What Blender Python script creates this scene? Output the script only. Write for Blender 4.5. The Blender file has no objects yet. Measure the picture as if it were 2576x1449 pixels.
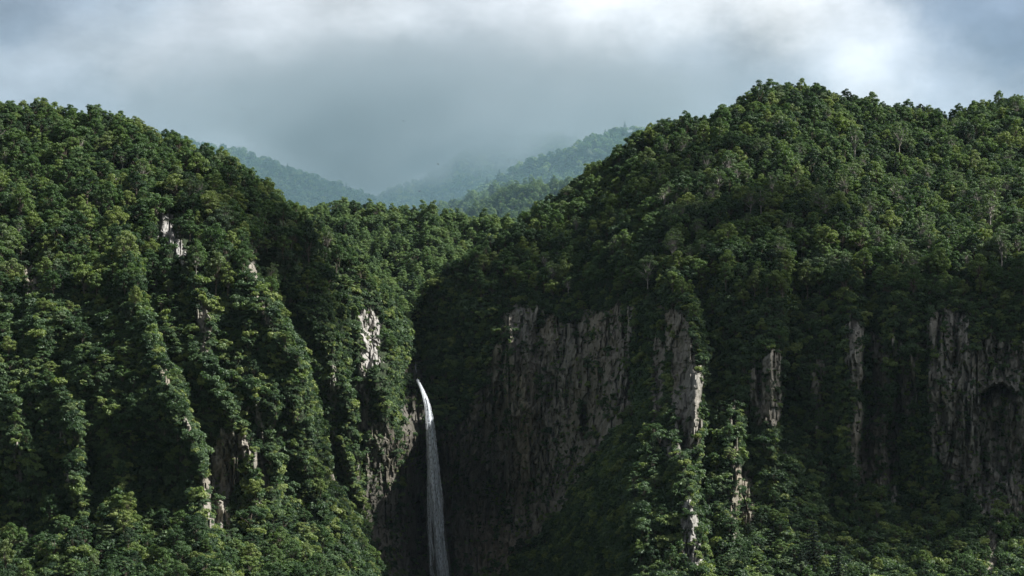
import bpy, math, random
import numpy as np
from mathutils import Vector

SC = bpy.context.scene
EXPO = 1.0
COL = SC.collection
rng = np.random.default_rng(7)
random.seed(7)

# ------------------------------------------------------------------ camera
# survey coordinates: u 0..2576 across, v 0..1449 down; each survey point gets its own true distance
F, U0, V0 = 4807.0, 1288.0, 724.5
PITCH = math.radians(3.52)
CP, SP = math.cos(PITCH), math.sin(PITCH)

def at(u, v, D):
    """world point seen at survey angle (u, v) and at ground distance D (metres along y)"""
    x = (np.asarray(u, float) - U0) / F
    y = -(np.asarray(v, float) - V0) / F
    dy = CP - y * SP
    k = np.asarray(D, float) / dy
    return np.stack([x * k, np.broadcast_to(D, k.shape) * 1.0, (SP + y * CP) * k], axis=-1)

def project(p):
    p = np.asarray(p, float)
    f = p[..., 1] * CP + p[..., 2] * SP
    up = -p[..., 1] * SP + p[..., 2] * CP
    return U0 + F * p[..., 0] / f, V0 - F * up / f, f

cam_d = bpy.data.cameras.new("camera")
cam = bpy.data.objects.new("camera", cam_d)
COL.objects.link(cam)
cam.rotation_euler = (math.radians(90) + PITCH, 0, 0)
cam_d.sensor_width = 36.0
cam_d.lens = 18.0 / (1288.0 / F)
cam_d.clip_start = 0.5
cam_d.clip_end = 20000
SC.camera = cam

SUN = np.array([0.67, -0.02, 0.70]); SUN /= np.linalg.norm(SUN)

# ------------------------------------------------------------------ tags and mesh helpers
def tag(o, label=None, cat=None, group=None, kind=None):
    for k, v in (("label", label), ("category", cat), ("group", group), ("kind", kind)):
        if v:
            o[k] = v
    return o

def mesh_np(name, V, Fc, mats, smooth=False, face_attr=None, point_attr=None, mat_idx=None):
    me = bpy.data.meshes.new(name)
    V = np.asarray(V, np.float32)
    Fc = np.asarray(Fc, np.int32)
    n, k = Fc.shape
    me.vertices.add(len(V)); me.vertices.foreach_set("co", V.ravel())
    me.loops.add(n * k); me.loops.foreach_set("vertex_index", Fc.ravel())
    me.polygons.add(n)
    me.polygons.foreach_set("loop_start", np.arange(0, n * k, k, dtype=np.int32))
    me.polygons.foreach_set("use_smooth", np.broadcast_to(smooth, n).astype(bool))
    for m in (mats if isinstance(mats, (list, tuple)) else [mats]):
        me.materials.append(m)
    if mat_idx is not None:
        me.polygons.foreach_set("material_index", np.asarray(mat_idx, np.int32))
    for nm, a in (face_attr or {}).items():
        at_ = me.attributes.new(nm, 'FLOAT', 'FACE'); at_.data.foreach_set("value", np.asarray(a, np.float32))
    for nm, a in (point_attr or {}).items():
        at_ = me.attributes.new(nm, 'FLOAT', 'POINT'); at_.data.foreach_set("value", np.asarray(a, np.float32))
    me.update(calc_edges=True)
    return me

def link(name, me, parent=None):
    o = bpy.data.objects.new(name, me)
    COL.objects.link(o)
    if parent:
        o.parent = parent
    return o

# ------------------------------------------------------------------ numpy noise
def h2(ix, iy, s=0):
    n = (ix.astype(np.int64) * 374761393 + iy.astype(np.int64) * 668265263 + s * 2147483647 + 1013904223) & 0xFFFFFFFF
    n = ((n ^ (n >> 13)) * 1274126177) & 0xFFFFFFFF
    n = ((n ^ (n >> 15)) * 2246822519) & 0xFFFFFFFF
    return ((n ^ (n >> 16)) & 0xFFFFFF) / float(0xFFFFFF)

def vnoise(x, y, s=0):
    x = np.asarray(x, float); y = np.asarray(y, float)
    ix = np.floor(x); iy = np.floor(y)
    fx = x - ix; fy = y - iy
    fx = fx * fx * (3 - 2 * fx); fy = fy * fy * (3 - 2 * fy)
    a, b = h2(ix, iy, s), h2(ix + 1, iy, s)
    c, d = h2(ix, iy + 1, s), h2(ix + 1, iy + 1, s)
    return (a * (1 - fx) + b * fx) * (1 - fy) + (c * (1 - fx) + d * fx) * fy

def fbm(x, y, s=0, o=4):
    r, a, t = 0.0, 1.0, 0.0
    for k in range(o):
        r = r + a * vnoise(x * 2 ** k, y * 2 ** k, s + 17 * k); t += a; a *= 0.5
    return r / t * 2 - 1

def worley_id(x, y, s=0):
    ix = np.floor(x); iy = np.floor(y)
    best = np.full(np.shape(x), 9.0); val = np.zeros(np.shape(x)); sec = np.full(np.shape(x), 9.0)
    for dx in (-1, 0, 1):
        for dy in (-1, 0, 1):
            cx, cy = ix + dx, iy + dy
            px = cx + h2(cx, cy, s); py = cy + h2(cx, cy, s + 5)
            d = (px - x) ** 2 + (py - y) ** 2
            m = d < best
            sec = np.where(m, best, np.minimum(sec, d))
            val = np.where(m, h2(cx, cy, s + 9), val)
            best = np.where(m, d, best)
    return val, np.sqrt(sec) - np.sqrt(best)

def sst(a, b, x):
    t = np.clip((x - a) / (b - a), 0, 1)
    return t * t * (3 - 2 * t)

# ------------------------------------------------------------------ materials
def new_mat(name):
    m = bpy.data.materials.new(name)
    m.use_nodes = True
    nt = m.node_tree
    nt.nodes.clear()
    return m, nt, nt.nodes, nt.links

def ramp(nt, fac, stops):
    r = nt.nodes.new('ShaderNodeValToRGB')
    e = r.color_ramp.elements
    e[0].position, e[0].color = stops[0][0], (*stops[0][1], 1)
    e[1].position, e[1].color = stops[-1][0], (*stops[-1][1], 1)
    for p, c in stops[1:-1]:
        q = e.new(p); q.color = (*c, 1)
    if fac is not None:
        nt.links.new(fac, r.inputs[0])
    return r.outputs[0]

def mixc(nt, fac, a, b, mode='MIX'):
    n = nt.nodes.new('ShaderNodeMix'); n.data_type = 'RGBA'; n.blend_type = mode
    for sock, v in ((n.inputs[0], fac), (n.inputs[6], a), (n.inputs[7], b)):
        if hasattr(v, 'is_linked'):
            nt.links.new(v, sock)
        elif isinstance(v, (int, float)):
            sock.default_value = v
        else:
            sock.default_value = (*v, 1)
    return n.outputs[2]

def mth(nt, op, a, b=None, c=None, clamp=False):
    n = nt.nodes.new('ShaderNodeMath'); n.operation = op; n.use_clamp = clamp
    for i, v in enumerate((a, b, c)):
        if v is None:
            continue
        if hasattr(v, 'is_linked'):
            nt.links.new(v, n.inputs[i])
        else:
            n.inputs[i].default_value = v
    return n.outputs[0]

def leaf_mat(name, stops, gloss=0.28, trans=0.35):
    m, nt, N, L = new_mat(name)
    oi = N.new('ShaderNodeObjectInfo')
    at_ = N.new('ShaderNodeAttribute'); at_.attribute_name = 'tone'
    base = ramp(nt, oi.outputs['Random'], stops)
    tone = mth(nt, 'MULTIPLY_ADD', at_.outputs['Fac'], 0.7, 0.65)
    hsv = N.new('ShaderNodeHueSaturation'); L.new(base, hsv.inputs['Color']); L.new(tone, hsv.inputs['Value'])
    hsv.inputs['Saturation'].default_value = 0.93
    L.new(mth(nt, 'MULTIPLY_ADD', at_.outputs['Fac'], -0.035, 0.534), hsv.inputs['Hue'])
    p = N.new('ShaderNodeBsdfPrincipled'); L.new(hsv.outputs[0], p.inputs['Base Color'])
    p.inputs['Roughness'].default_value = 0.5
    p.inputs['Specular IOR Level'].default_value = gloss
    t = N.new('ShaderNodeBsdfTranslucent')
    L.new(mixc(nt, 1.0, hsv.outputs[0], (1.15, 1.3, 0.55), 'MULTIPLY'), t.inputs['Color'])
    mx = N.new('ShaderNodeMixShader'); mx.inputs[0].default_value = trans
    L.new(p.outputs[0], mx.inputs[1]); L.new(t.outputs[0], mx.inputs[2])
    o = N.new('ShaderNodeOutputMaterial'); L.new(mx.outputs[0], o.inputs['Surface'])
    return m

def bark_mat(name, dark, light, scale=3.0):
    m, nt, N, L = new_mat(name)
    tc = N.new('ShaderNodeTexCoord')
    mp = N.new('ShaderNodeMapping'); mp.inputs['Scale'].default_value = (scale, scale, scale * 0.6)
    L.new(tc.outputs['Object'], mp.inputs['Vector'])
    no = N.new('ShaderNodeTexNoise'); no.inputs['Scale'].default_value = 1.0; no.inputs['Detail'].default_value = 5
    L.new(mp.outputs[0], no.inputs['Vector'])
    c = ramp(nt, no.outputs[0], [(0.35, dark), (0.6, light)])
    p = N.new('ShaderNodeBsdfPrincipled'); L.new(c, p.inputs['Base Color']); p.inputs['Roughness'].default_value = 0.9
    o = N.new('ShaderNodeOutputMaterial'); L.new(p.outputs[0], o.inputs['Surface'])
    return m

LEAF = leaf_mat('broadleaf_foliage', [(0.0, (0.024, 0.052, 0.022)), (0.28, (0.048, 0.092, 0.030)), (0.58, (0.080, 0.136, 0.038)), (0.80, (0.135, 0.185, 0.044)), (0.93, (0.19, 0.225, 0.060)), (1.0, (0.10, 0.145, 0.085))])
LEAF_V_SUNLIT = leaf_mat('valley_foliage_sunlit_tint', [(0.0, (0.085, 0.140, 0.055)), (0.5, (0.130, 0.195, 0.068)), (1.0, (0.180, 0.240, 0.085))])  # leaf greens lightened to stand in for sun and mist on the valley hill
LEAF_B = leaf_mat('birch_foliage', [(0.0, (0.090, 0.140, 0.060)), (1.0, (0.140, 0.190, 0.075))])
LEAF_S = leaf_mat('shrub_foliage', [(0.0, (0.030, 0.060, 0.026)), (0.35, (0.060, 0.104, 0.038)), (0.65, (0.090, 0.140, 0.066)), (0.85, (0.15, 0.20, 0.055)), (1.0, (0.21, 0.24, 0.070))])
NEEDLE = leaf_mat('fir_needles', [(0.0, (0.014, 0.030, 0.018)), (1.0, (0.024, 0.046, 0.024))], trans=0.1)
BARK = bark_mat('brown_bark', (0.045, 0.036, 0.026), (0.16, 0.13, 0.10))
BIRCH = bark_mat('pale_birch_bark', (0.14, 0.12, 0.10), (0.42, 0.39, 0.35), 1.5)

def terrain_mat():
    m, nt, N, L = new_mat('cliff_rock_and_forest_soil')
    geo = N.new('ShaderNodeNewGeometry')
    def noise(scale, sc=(1, 1, 1), detail=6, rough=0.6, dist=0.0):
        mp = N.new('ShaderNodeMapping'); mp.inputs['Scale'].default_value = sc
        L.new(geo.outputs['Position'], mp.inputs['Vector'])
        n = N.new('ShaderNodeTexNoise'); n.inputs['Scale'].default_value = scale
        n.inputs['Detail'].default_value = detail; n.inputs['Roughness'].default_value = rough
        n.inputs['Distortion'].default_value = dist
        L.new(mp.outputs[0], n.inputs['Vector'])
        return n.outputs[0]
    def attr(nm):
        a = N.new('ShaderNodeAttribute'); a.attribute_name = nm; return a.outputs['Fac']
    rock, pale, ochre, wet = attr('rock'), attr('pale'), attr('ochre'), attr('wet')
    streak = noise(0.30, (1, 1, 0.13), 9, 0.68, 0.5)
    blotch = noise(0.10, (1, 1, 0.45), 7, 0.62)
    fine = noise(1.1, (1, 1, 0.22), 6, 0.68)
    c = ramp(nt, streak, [(0.30, (0.047, 0.044, 0.036)), (0.46, (0.150, 0.140, 0.115)), (0.60, (0.235, 0.220, 0.184)), (0.74, (0.38, 0.36, 0.31))])
    c = mixc(nt, mth(nt, 'MULTIPLY', ramp(nt, blotch, [(0.50, (0, 0, 0)), (0.62, (1, 1, 1))]), 0.6), c, (0.190, 0.166, 0.122))
    c = mixc(nt, mth(nt, 'MULTIPLY', ochre, ramp(nt, fine, [(0.35, (0.2, 0.2, 0.2)), (0.6, (1, 1, 1))])), c, (0.27, 0.220, 0.150))
    pc = ramp(nt, streak, [(0.3, (0.18, 0.172, 0.166)), (0.5, (0.38, 0.368, 0.355)), (0.7, (0.56, 0.55, 0.535))])
    c = mixc(nt, pale, c, pc)
    # small lichen spots and dark cracks
    c = mixc(nt, mth(nt, 'MULTIPLY', ramp(nt, fine, [(0.62, (0, 0, 0)), (0.74, (1, 1, 1))]), 0.25), c, (0.26, 0.26, 0.24))
    c = mixc(nt, mth(nt, 'MULTIPLY', ramp(nt, fine, [(0.30, (1, 1, 1)), (0.40, (0, 0, 0))]), 0.6), c, (0.03, 0.028, 0.026))
    # moss
    moss = noise(0.22, (1, 1, 0.5), 6, 0.68)
    c = mixc(nt, mth(nt, 'MULTIPLY', ramp(nt, moss, [(0.54, (0, 0, 0)), (0.66, (1, 1, 1))]), 0.75), c, (0.045, 0.058, 0.022))
    c = mixc(nt, mth(nt, 'MULTIPLY', wet, 0.85), c, (0.022, 0.018, 0.015))
    soil = ramp(nt, noise(0.5, detail=8), [(0.35, (0.014, 0.020, 0.009)), (0.55, (0.026, 0.042, 0.016)), (0.75, (0.045, 0.060, 0.024))])
    col = mixc(nt, rock, soil, c)
    p = N.new('ShaderNodeBsdfPrincipled'); L.new(col, p.inputs['Base Color'])
    rr = mth(nt, 'MULTIPLY_ADD', wet, -0.4, 0.88); L.new(rr, p.inputs['Roughness'])
    p.inputs['Specular IOR Level'].default_value = 0.3
    hgt = mth(nt, 'ADD', mth(nt, 'MULTIPLY', streak, 1.0), mth(nt, 'MULTIPLY', fine, 0.5))
    b = N.new('ShaderNodeBump'); b.inputs['Strength'].default_value = 0.9; b.inputs['Distance'].default_value = 1.4
    L.new(hgt, b.inputs['Height']); L.new(b.outputs[0], p.inputs['Normal'])
    o = N.new('ShaderNodeOutputMaterial'); L.new(p.outputs[0], o.inputs['Surface'])
    return m
TERR = terrain_mat()

# ------------------------------------------------------------------ near terrain: hillside, waterfall cliff, mountain
SIL = [(-520, 300), (-200, 262), (0, 258), (90, 254), (200, 268), (310, 290), (400, 320), (480, 352), (560, 382), (610, 408), (680, 466),
       (760, 530), (830, 582), (880, 622), (905, 656), (950, 698), (1000, 735), (1022, 775), (1030, 760), (1060, 700), (1120, 660), (1180, 620),
       (1250, 575), (1300, 540), (1340, 515), (1403, 482), (1442, 446), (1497, 401), (1530, 392), (1559, 357), (1610, 318), (1672, 296),
       (1762, 284), (1824, 263), (1883, 228), (1946, 204), (1996, 202), (2067, 210), (2153, 230), (2231, 247), (2321, 259), (2399, 278),
       (2438, 259), (2500, 234), (2575, 228), (2700, 200), (3080, 150)]
SIL = np.array(SIL, float)
def crest_v(u):
    return np.interp(u, SIL[:, 0], SIL[:, 1]) + 44

CTRL = [(-500, 1449, 600), (-500, 1000, 640), (-500, 700, 690), (-500, 300, 800),
        (0, 1449, 600), (0, 1000, 640), (0, 700, 690), (0, 450, 750), (0, 280, 800),
        (300, 1449, 590), (300, 1000, 640), (300, 700, 690), (300, 450, 755), (300, 310, 805),
        (600, 1449, 605), (600, 1000, 655), (600, 700, 705), (600, 500, 765), (600, 400, 800),
        (830, 1449, 665), (850, 1000, 735), (850, 760, 765), (850, 620, 800),
        (980, 1449, 770), (1000, 1100, 785), (990, 900, 785), (960, 740, 805),
        (1043, 930, 850), (1060, 1449, 844), (1060, 1150, 848), (1043, 800, 880),
        (1200, 1449, 845), (1200, 1000, 846), (1200, 800, 858), (1200, 680, 885),
        (1400, 1449, 775), (1330, 1449, 815), (1480, 1250, 762), (1400, 1000, 832), (1400, 790, 842), (1400, 660, 876), (1400, 530, 935),
        (1540, 1449, 676), (1540, 1100, 778), (1590, 1200, 694), (1600, 1330, 664), (1540, 850, 805), (1540, 650, 850), (1540, 420, 945),
        (1670, 1449, 646), (1670, 1200, 684), (1640, 1080, 712), (1680, 1000, 728), (1680, 800, 762), (1680, 600, 820), (1680, 450, 885), (1680, 320, 945),
        (1850, 1449, 655), (1850, 1000, 725), (1850, 800, 750), (1850, 600, 800), (1850, 400, 885), (1850, 270, 945),
        (2000, 1449, 665), (2000, 1000, 732), (2000, 800, 748), (2000, 650, 782), (2000, 400, 875), (2000, 240, 955),
        (2300, 1449, 675), (2300, 1000, 735), (2300, 800, 745), (2300, 650, 785), (2300, 450, 905), (2330, 330, 965), (2400, 310, 985),
        (2576, 1449, 665), (2576, 1000, 728), (2576, 800, 738), (2576, 650, 772), (2576, 520, 840), (2576, 400, 920), (2576, 260, 1010),
        (2450, 420, 915), (2420, 560, 835),
        (3000, 1449, 660), (3000, 800, 735), (3000, 500, 850), (3000, 200, 1020),
        (-500, 1660, 480), (300, 1660, 480), (800, 1660, 520), (1100, 1660, 700), (1400, 1660, 660), (1800, 1660, 520), (2400, 1660, 530), (3000, 1660, 520)]
CTRL = np.array(CTRL, float)

def tps_fit(pts, vals):
    n = len(pts)
    d2 = ((pts[:, None] - pts[None]) ** 2).sum(-1)
    K = d2 * np.log(d2 + 1e-12) * 0.5 + np.eye(n) * 0.02
    Pm = np.c_[np.ones(n), pts]
    A = np.block([[K, Pm], [Pm.T, np.zeros((3, 3))]])
    return np.linalg.solve(A, np.r_[vals, 0, 0, 0])
def tps_eval(u, v, pts, w):
    out = w[-3] + w[-2] * u + w[-1] * v
    for i in range(len(pts)):
        d2 = (u - pts[i, 0]) ** 2 + (v - pts[i, 1]) ** 2
        out = out + w[i] * d2 * np.log(d2 + 1e-12) * 0.5
    return out
CN = CTRL[:, :2] / 500.0
CW = tps_fit(CN, CTRL[:, 2])

# ribs: the rock or forest stands forward up to this line, then steps back beyond it
RIBS = [([(300, 640), (330, 720), (365, 800), (400, 900), (450, 980), (500, 1150), (530, 1280), (545, 1449)], 24, 130),
        ([(630, 640), (690, 790), (740, 880), (780, 1030), (820, 1180), (870, 1300), (930, 1449)], 40, 150),
        ([(820, 780), (850, 900), (880, 1000), (900, 1150)], 9, 60),
        ([(250, 1080), (320, 1180), (328, 1300), (330, 1449)], 9, 90),
        ([(90, 900), (170, 1000), (200, 1120), (210, 1300), (210, 1449)], 7, 90),
        ([(470, 640), (525, 800), (525, 900), (560, 1000), (590, 1060)], 9, 80),
        ([(600, 1040), (640, 1130), (645, 1180), (650, 1290)], 7, 60),
        ([(690, 1000), (690, 1080), (700, 1180), (690, 1280)], 10, 60),
        ([(985, 690), (1022, 765), (1020, 850), (1000, 930), (985, 1010)], 26, 90),
        ([(1960, 640), (1970, 700), (1965, 780), (1960, 1000), (1950, 1100)], 14, 90),
        ([(1700, 700), (1740, 770), (1767, 900), (1760, 1100), (1750, 1200)], 20, 75),
        ([(1700, 1080), (1725, 1200), (1750, 1300), (1775, 1449)], 15, 70),
        ([(2160, 760), (2165, 830), (2165, 1000), (2160, 1100), (2150, 1200)], 16, 60),
        ([(2240, 860), (2240, 1000), (2230, 1120), (2225, 1250)], 9, 50),
        ([(1860, 1000), (1858, 1180), (1850, 1350), (1870, 1449)], 12, 70),
        ([(1600, 760), (1590, 900), (1570, 1000), (1560, 1080)], 7, 40),
        ([(1270, 800), (1262, 900), (1268, 1100), (1262, 1449)], -6, 60),
        ([(2335, 780), (2330, 1000), (2340, 1200)], -8, 70)]

# rock areas: polygon, paleness, ochre, wetness, label for the ones that stand out as single rocks
ROCKS = [
    ([(395, 540), (440, 552), (448, 590), (475, 640), (468, 662), (440, 655), (425, 620), (392, 590)], 0.72, 0.0, 0, 'pale outcrop jutting from trees high on the ribbed forest hillside'),
    ([(60, 665), (80, 672), (100, 735), (90, 755), (55, 750)], 0.35, 0.2, 0, 'small grey outcrop among trees under the crest at the hillside rim'),
    ([(500, 735), (518, 760), (530, 810), (522, 905), (505, 890), (496, 800)], 0.3, 0.1, 0, 'narrow dark rock rib standing upright between shrubs on the ribbed hillside'),
    ([(622, 630), (636, 640), (655, 700), (672, 760), (686, 826), (672, 826), (655, 770), (636, 705)], 0.45, 0.4, 0, 'thin pinkish scree scar running down the hillside edge'),
    ([(525, 1130), (560, 1085), (640, 1095), (638, 1150), (600, 1180), (582, 1260), (580, 1345), (548, 1355), (520, 1300), (508, 1200)], 0.45, 0.25, 0, 'broken pinkish-grey low cliff above the shrubs at the hillside foot'),
    ([(905, 752), (925, 770), (957, 815), (958, 905), (930, 945), (912, 905), (905, 830)], 0.62, 0.3, 0, 'sunlit tall rock columns under the leafy nose beside the waterfall'),
    ([(60, 1325), (80, 1330), (82, 1390), (64, 1392)], 0.3, 0.4, 0, 'short reddish stone pillar in shrubs at the hillside foot'),
    ([(408, 915), (430, 935), (430, 968), (410, 960)], 0.15, 0.5, 0, 'small brown rock ledge beside the dark gully on the hillside'),
    ([(1725, 1255), (1745, 1250), (1762, 1340), (1770, 1425), (1722, 1425), (1715, 1350)], 0.75, 0.1, 0, 'blocky white rock face at the foot of the sunlit spur'),
    ([(1672, 800), (1700, 775), (1732, 790), (1732, 850), (1768, 930), (1760, 1100), (1745, 1185), (1702, 1140), (1685, 1000), (1690, 900), (1672, 850)], 0.28, 0.15, 0, 'split grey rock tower with shrubs on its shoulders on the mountain'),
    ([(1895, 925), (1930, 905), (1945, 875), (1965, 890), (1965, 1060), (1905, 1075), (1890, 1010)], 0.22, 0.05, 0, 'overhanging grey rock block above sheer slabs on the mountain cliff'),
    ([(2125, 790), (2165, 815), (2168, 900), (2160, 1000), (2140, 1000), (2132, 900)], 0.35, 0.1, 0, 'slim pale rock nose standing out from the shaded mountain cliff'),
    ([(855, 1215), (875, 1260), (905, 1320), (892, 1325), (858, 1270), (835, 1210), (820, 1170), (835, 1170)], 0.3, 0.4, 0, 'brown scree chute at the hillside edge near the waterfall'),
    # broad faces (stay part of the terrain)
    ([(925, 1045), (1000, 1080), (1000, 1200), (985, 1330), (962, 1460), (925, 1460), (912, 1300), (918, 1150)], 0.2, 0.15, 0, None),
    ([(1025, 930), (1062, 940), (1090, 1075), (1150, 1075), (1200, 1000), (1245, 880), (1255, 810), (1300, 765), (1345, 775), (1400, 790), (1450, 800),
      (1500, 780), (1562, 770), (1590, 860), (1580, 1000), (1565, 1100), (1480, 1180), (1420, 1280), (1380, 1330), (1300, 1400), (1250, 1520), (900, 1520), (955, 1440), (985, 1330), (1002, 1200), (1010, 1050)], 0.10, 0.15, 0, None),
    ([(2335, 790), (2400, 775), (2440, 800), (2440, 880), (2480, 850), (2580, 860), (2700, 900), (2700, 1300), (2480, 1310), (2400, 1250), (2345, 1190), (2325, 1000)], 0.22, 0.05, 0, None),
    ([(1855, 1190), (1885, 1170), (1905, 1250), (1885, 1350), (1858, 1330)], 0.2, 0.2, 0, None),
    ([(2130, 1080), (2190, 1060), (2235, 1000), (2240, 1180), (2205, 1260), (2150, 1230)], 0.15, 0.2, 0, None),
    ([(2185, 880), (2238, 880), (2235, 985), (2195, 1000)], 0.1, 0.1, 0, None),
    ([(2470, 1330), (2510, 1320), (2525, 1460), (2470, 1460)], 0.25, 0.5, 0, None),
    ([(1060, 900), (1020, 905), (1012, 980), (1015, 1060), (1040, 1070), (1060, 1000)], 0.05, 0, 0.3, None),
    ([(1640, 1060), (1660, 1050), (1690, 1110), (1680, 1180), (1655, 1130)], 0.25, 0.1, 0, None),
    ([(130, 1090), (160, 1110), (175, 1140), (140, 1130)], 0.4, 0.2, 0, None),
    ([(560, 890), (600, 900), (600, 920), (565, 915)], 0.2, 0.2, 0, None),
]

def in_poly(u, v, poly):
    inside = np.zeros(u.shape, bool)
    n = len(poly)
    for i in range(n):
        x1, y1 = poly[i]; x2, y2 = poly[(i + 1) % n]
        c = ((y1 > v) != (y2 > v))
        with np.errstate(divide='ignore', invalid='ignore'):
            xx = (x2 - x1) * (v - y1) / ((y2 - y1) if y2 != y1 else 1e-9) + x1
        inside ^= c & (u < xx)
    return inside

VBOT = 1660.0
us = np.arange(-420, 3000.1, 3.0)
NR, NB = 440, 26
cv = crest_v(us) + fbm(us / 60, us * 0, 3, 3) * 6
tt = np.linspace(0, 1, NR)
UU = np.broadcast_to(us[None], (NR, len(us))).copy()
VV = VBOT + (cv[None] - VBOT) * tt[:, None]

DD = tps_eval(UU / 500.0, VV / 500.0, CN, CW)
for line, amp, ln in RIBS:
    amp = amp * (1.45 if line[0][0] < 900 else 1.4); ln = ln * (0.85 if line[0][0] < 900 else 1.0)
    line = np.array(line, float)
    e = np.interp(VV, line[:, 1], line[:, 0]) + fbm(VV / 45, VV * 0 + amp, 11, 3) * 10
    fade = sst(line[0, 1] - 80, line[0, 1] + 120, VV) * (1 - sst(line[-1, 1] - 30, line[-1, 1] + 120, VV))
    x = UU - e
    DD += np.where(x > 0, amp * np.exp(-x / ln) * sst(0, 9, x), -0.16 * amp * np.exp(x / (ln * 0.5)) * 0) * fade
    if amp > 0:
        DD -= np.where(x <= 0, 0.35 * amp * np.exp(-((x + 14) / (ln * 0.45)) ** 2), 0.35 * amp * np.exp(-((14) / (ln * 0.45)) ** 2) * np.exp(-np.maximum(x, 0) / 8)) * fade
# the stream's notch and the wet chute behind the fall
fu = np.interp(VV, [800, 930, 1020, 1130, 1270, 1449], [1036, 1044, 1070, 1082, 1094, 1108])
DD += 14 * np.exp(-((UU - fu) / 20) ** 2) * sst(780, 840, VV) * (1 - sst(905, 945, VV))
DD += 7 * np.exp(-((UU - fu + 25) / 45) ** 2) * sst(940, 1000, VV)
# cave under the overhang on the grey face
roof = 992 - 26 * np.sin(np.pi * np.clip((UU - 2466) / 100, 0, 1)) + fbm(UU / 9, UU * 0, 93, 3) * 8
inside = sst(2462, 2467, UU + fbm(VV / 14, VV * 0, 95, 3) * 7) * (1 - sst(2556, 2572, UU + fbm(VV / 14, VV * 0, 96, 3) * 10))
DD += inside * sst(0, 5, VV - roof) * (15 * np.exp(-np.maximum(VV - roof, 0) / 30) + 4.5 * (1 - sst(1100, 1320, VV)))
DD -= 3.5 * inside * sst(-22, -3, VV - roof) * (1 - sst(-3, 1, VV - roof))
DD += 10 * sst(1.0, 0.5, ((UU - 1470) / 12) ** 2 + ((VV - 1070) / 50) ** 2)     # dark slot in the brown cliff

# masks
jit_u = UU + fbm(UU / 26, VV / 26, 21, 4) * 22
jit_v = VV + fbm(UU / 26, VV / 40, 31, 4) * 30
fine_u = fbm(UU / 8, VV / 14, 23, 3) * 9; fine_v = fbm(UU / 8, VV / 14, 27, 3) * 16
rock = np.zeros(UU.shape); pale = np.zeros(UU.shape); ochre = np.zeros(UU.shape); rid = np.full(UU.shape, -1)
for i, (poly, pa, oc, we, lab) in enumerate(ROCKS):
    s = 0.6 if lab else 1.0
    m = in_poly(UU + (jit_u - UU) * s + fine_u, VV + (jit_v - VV) * s + fine_v, poly)
    rock[m] = 1; pale[m] = pa if pa > 0.6 else pa * 0.45; ochre[m] = oc
    if lab:
        rid[m] = i
colm = fbm(UU / 24 + 0.25 * fbm(UU / 40, VV / 40, 211, 2), VV / 240, 213, 3)
def strips(poly, thr, p):
    m = in_poly(jit_u, jit_v, poly) & (colm > thr) & (rock < 0.5)
    rock[m] = 1; pale[m] = p
strips([(1880, 900), (2000, 930), (2130, 820), (2330, 860), (2330, 1290), (2150, 1290), (2000, 1230), (1880, 1180)], 0.10, 0.12)
strips([(1540, 780), (1680, 770), (1690, 960), (1640, 1080), (1570, 1060)], 0.02, 0.08)
strips([(760, 930), (930, 900), (930, 1250), (860, 1200)], 0.22, 0.10)
strips([(500, 1020), (720, 1000), (720, 1280), (520, 1300)], 0.22, 0.16)
strips([(0, 1000), (480, 1040), (480, 1330), (0, 1330)], 0.42, 0.16)
strips([(1760, 960), (1900, 960), (1900, 1380), (1770, 1380)], 0.30, 0.02)
pale = np.clip(pale + rock * fbm(UU / 70, VV / 160, 41, 4) * 0.25, 0, 1)
ochre = np.clip(ochre + rock * (fbm(UU / 60, VV / 200, 43, 4) * 0.7), 0, 1)
ochre = np.maximum(ochre, rock * sst(1.2, 0.4, ((UU - 1245) / 60) ** 2 + ((VV - 1390) / 90) ** 2) * 0.9)
wet = rock * np.clip(sst(95, 35, np.abs(UU - fu + 42 - 40 * sst(1000, 1300, VV) * 0.6)) * sst(900, 960, VV) * (0.75 + 0.5 * fbm(UU / 16, VV / 120, 51, 3)), 0, 1)
wet = np.maximum(wet, rock * sst(0.25, 0.6, fbm(UU / 28, VV / 260, 53, 3)) * 0.6 * (UU > 900) * (UU < 1180))
cliff = sst(690, 860, VV + fbm(UU / 120, UU * 0, 61, 2) * 60)
# relief
DD += cliff * (1 - np.abs(fbm(UU / 55 + 0.3 * fbm(UU / 80, VV / 80, 71, 2), VV / 420, 73, 3)) * 2) * -4.0
DD += fbm(UU / 90, VV / 130, 75, 4) * 7 + fbm(UU / 22, VV / 30, 77, 3) * 1.2
wl = UU - 0.40 * VV
DD += np.where(UU < 1000, (np.abs(fbm(wl / 85 + 0.25 * fbm(UU / 70, VV / 70, 191, 2), VV / 420, 193, 3)) * 2 - 0.6) * 6 * sst(560, 800, VV), 0) * sst(1010, 930, UU)
DD += (1 - rock) * fbm(UU / 46, VV / 60, 79, 2) * 3.6
crk = np.abs(fbm(UU / 34 + 0.8 * fbm(UU / 60, VV / 120, 171, 3), VV / 330, 173, 3))
crk2 = np.abs(fbm(UU / 15 + 0.6 * fbm(UU / 30, VV / 50, 175, 3), VV / 120, 177, 2))
led = np.abs(fbm(UU / 120, VV / 22 + 0.6 * fbm(UU / 40, VV / 40, 179, 3), 181, 2))
DD += rock * (sst(0.09, 0.0, crk) * 4.5 + sst(0.10, 0.0, crk2) * 1.8 + sst(0.07, 0.0, led) * 1.6 * sst(0.0, 0.3, fbm(UU / 70, VV / 70, 183, 2)))
w1, g1 = worley_id(UU / 17 + 0.5 * fbm(UU / 30, VV / 60, 81, 3), VV / 85 + 0.5 * fbm(UU / 40, VV / 40, 83, 3), 85)
w2, g2 = worley_id(UU / 7 + 0.5 * fbm(UU / 12, VV / 30, 87, 2), VV / 24, 89)
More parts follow.
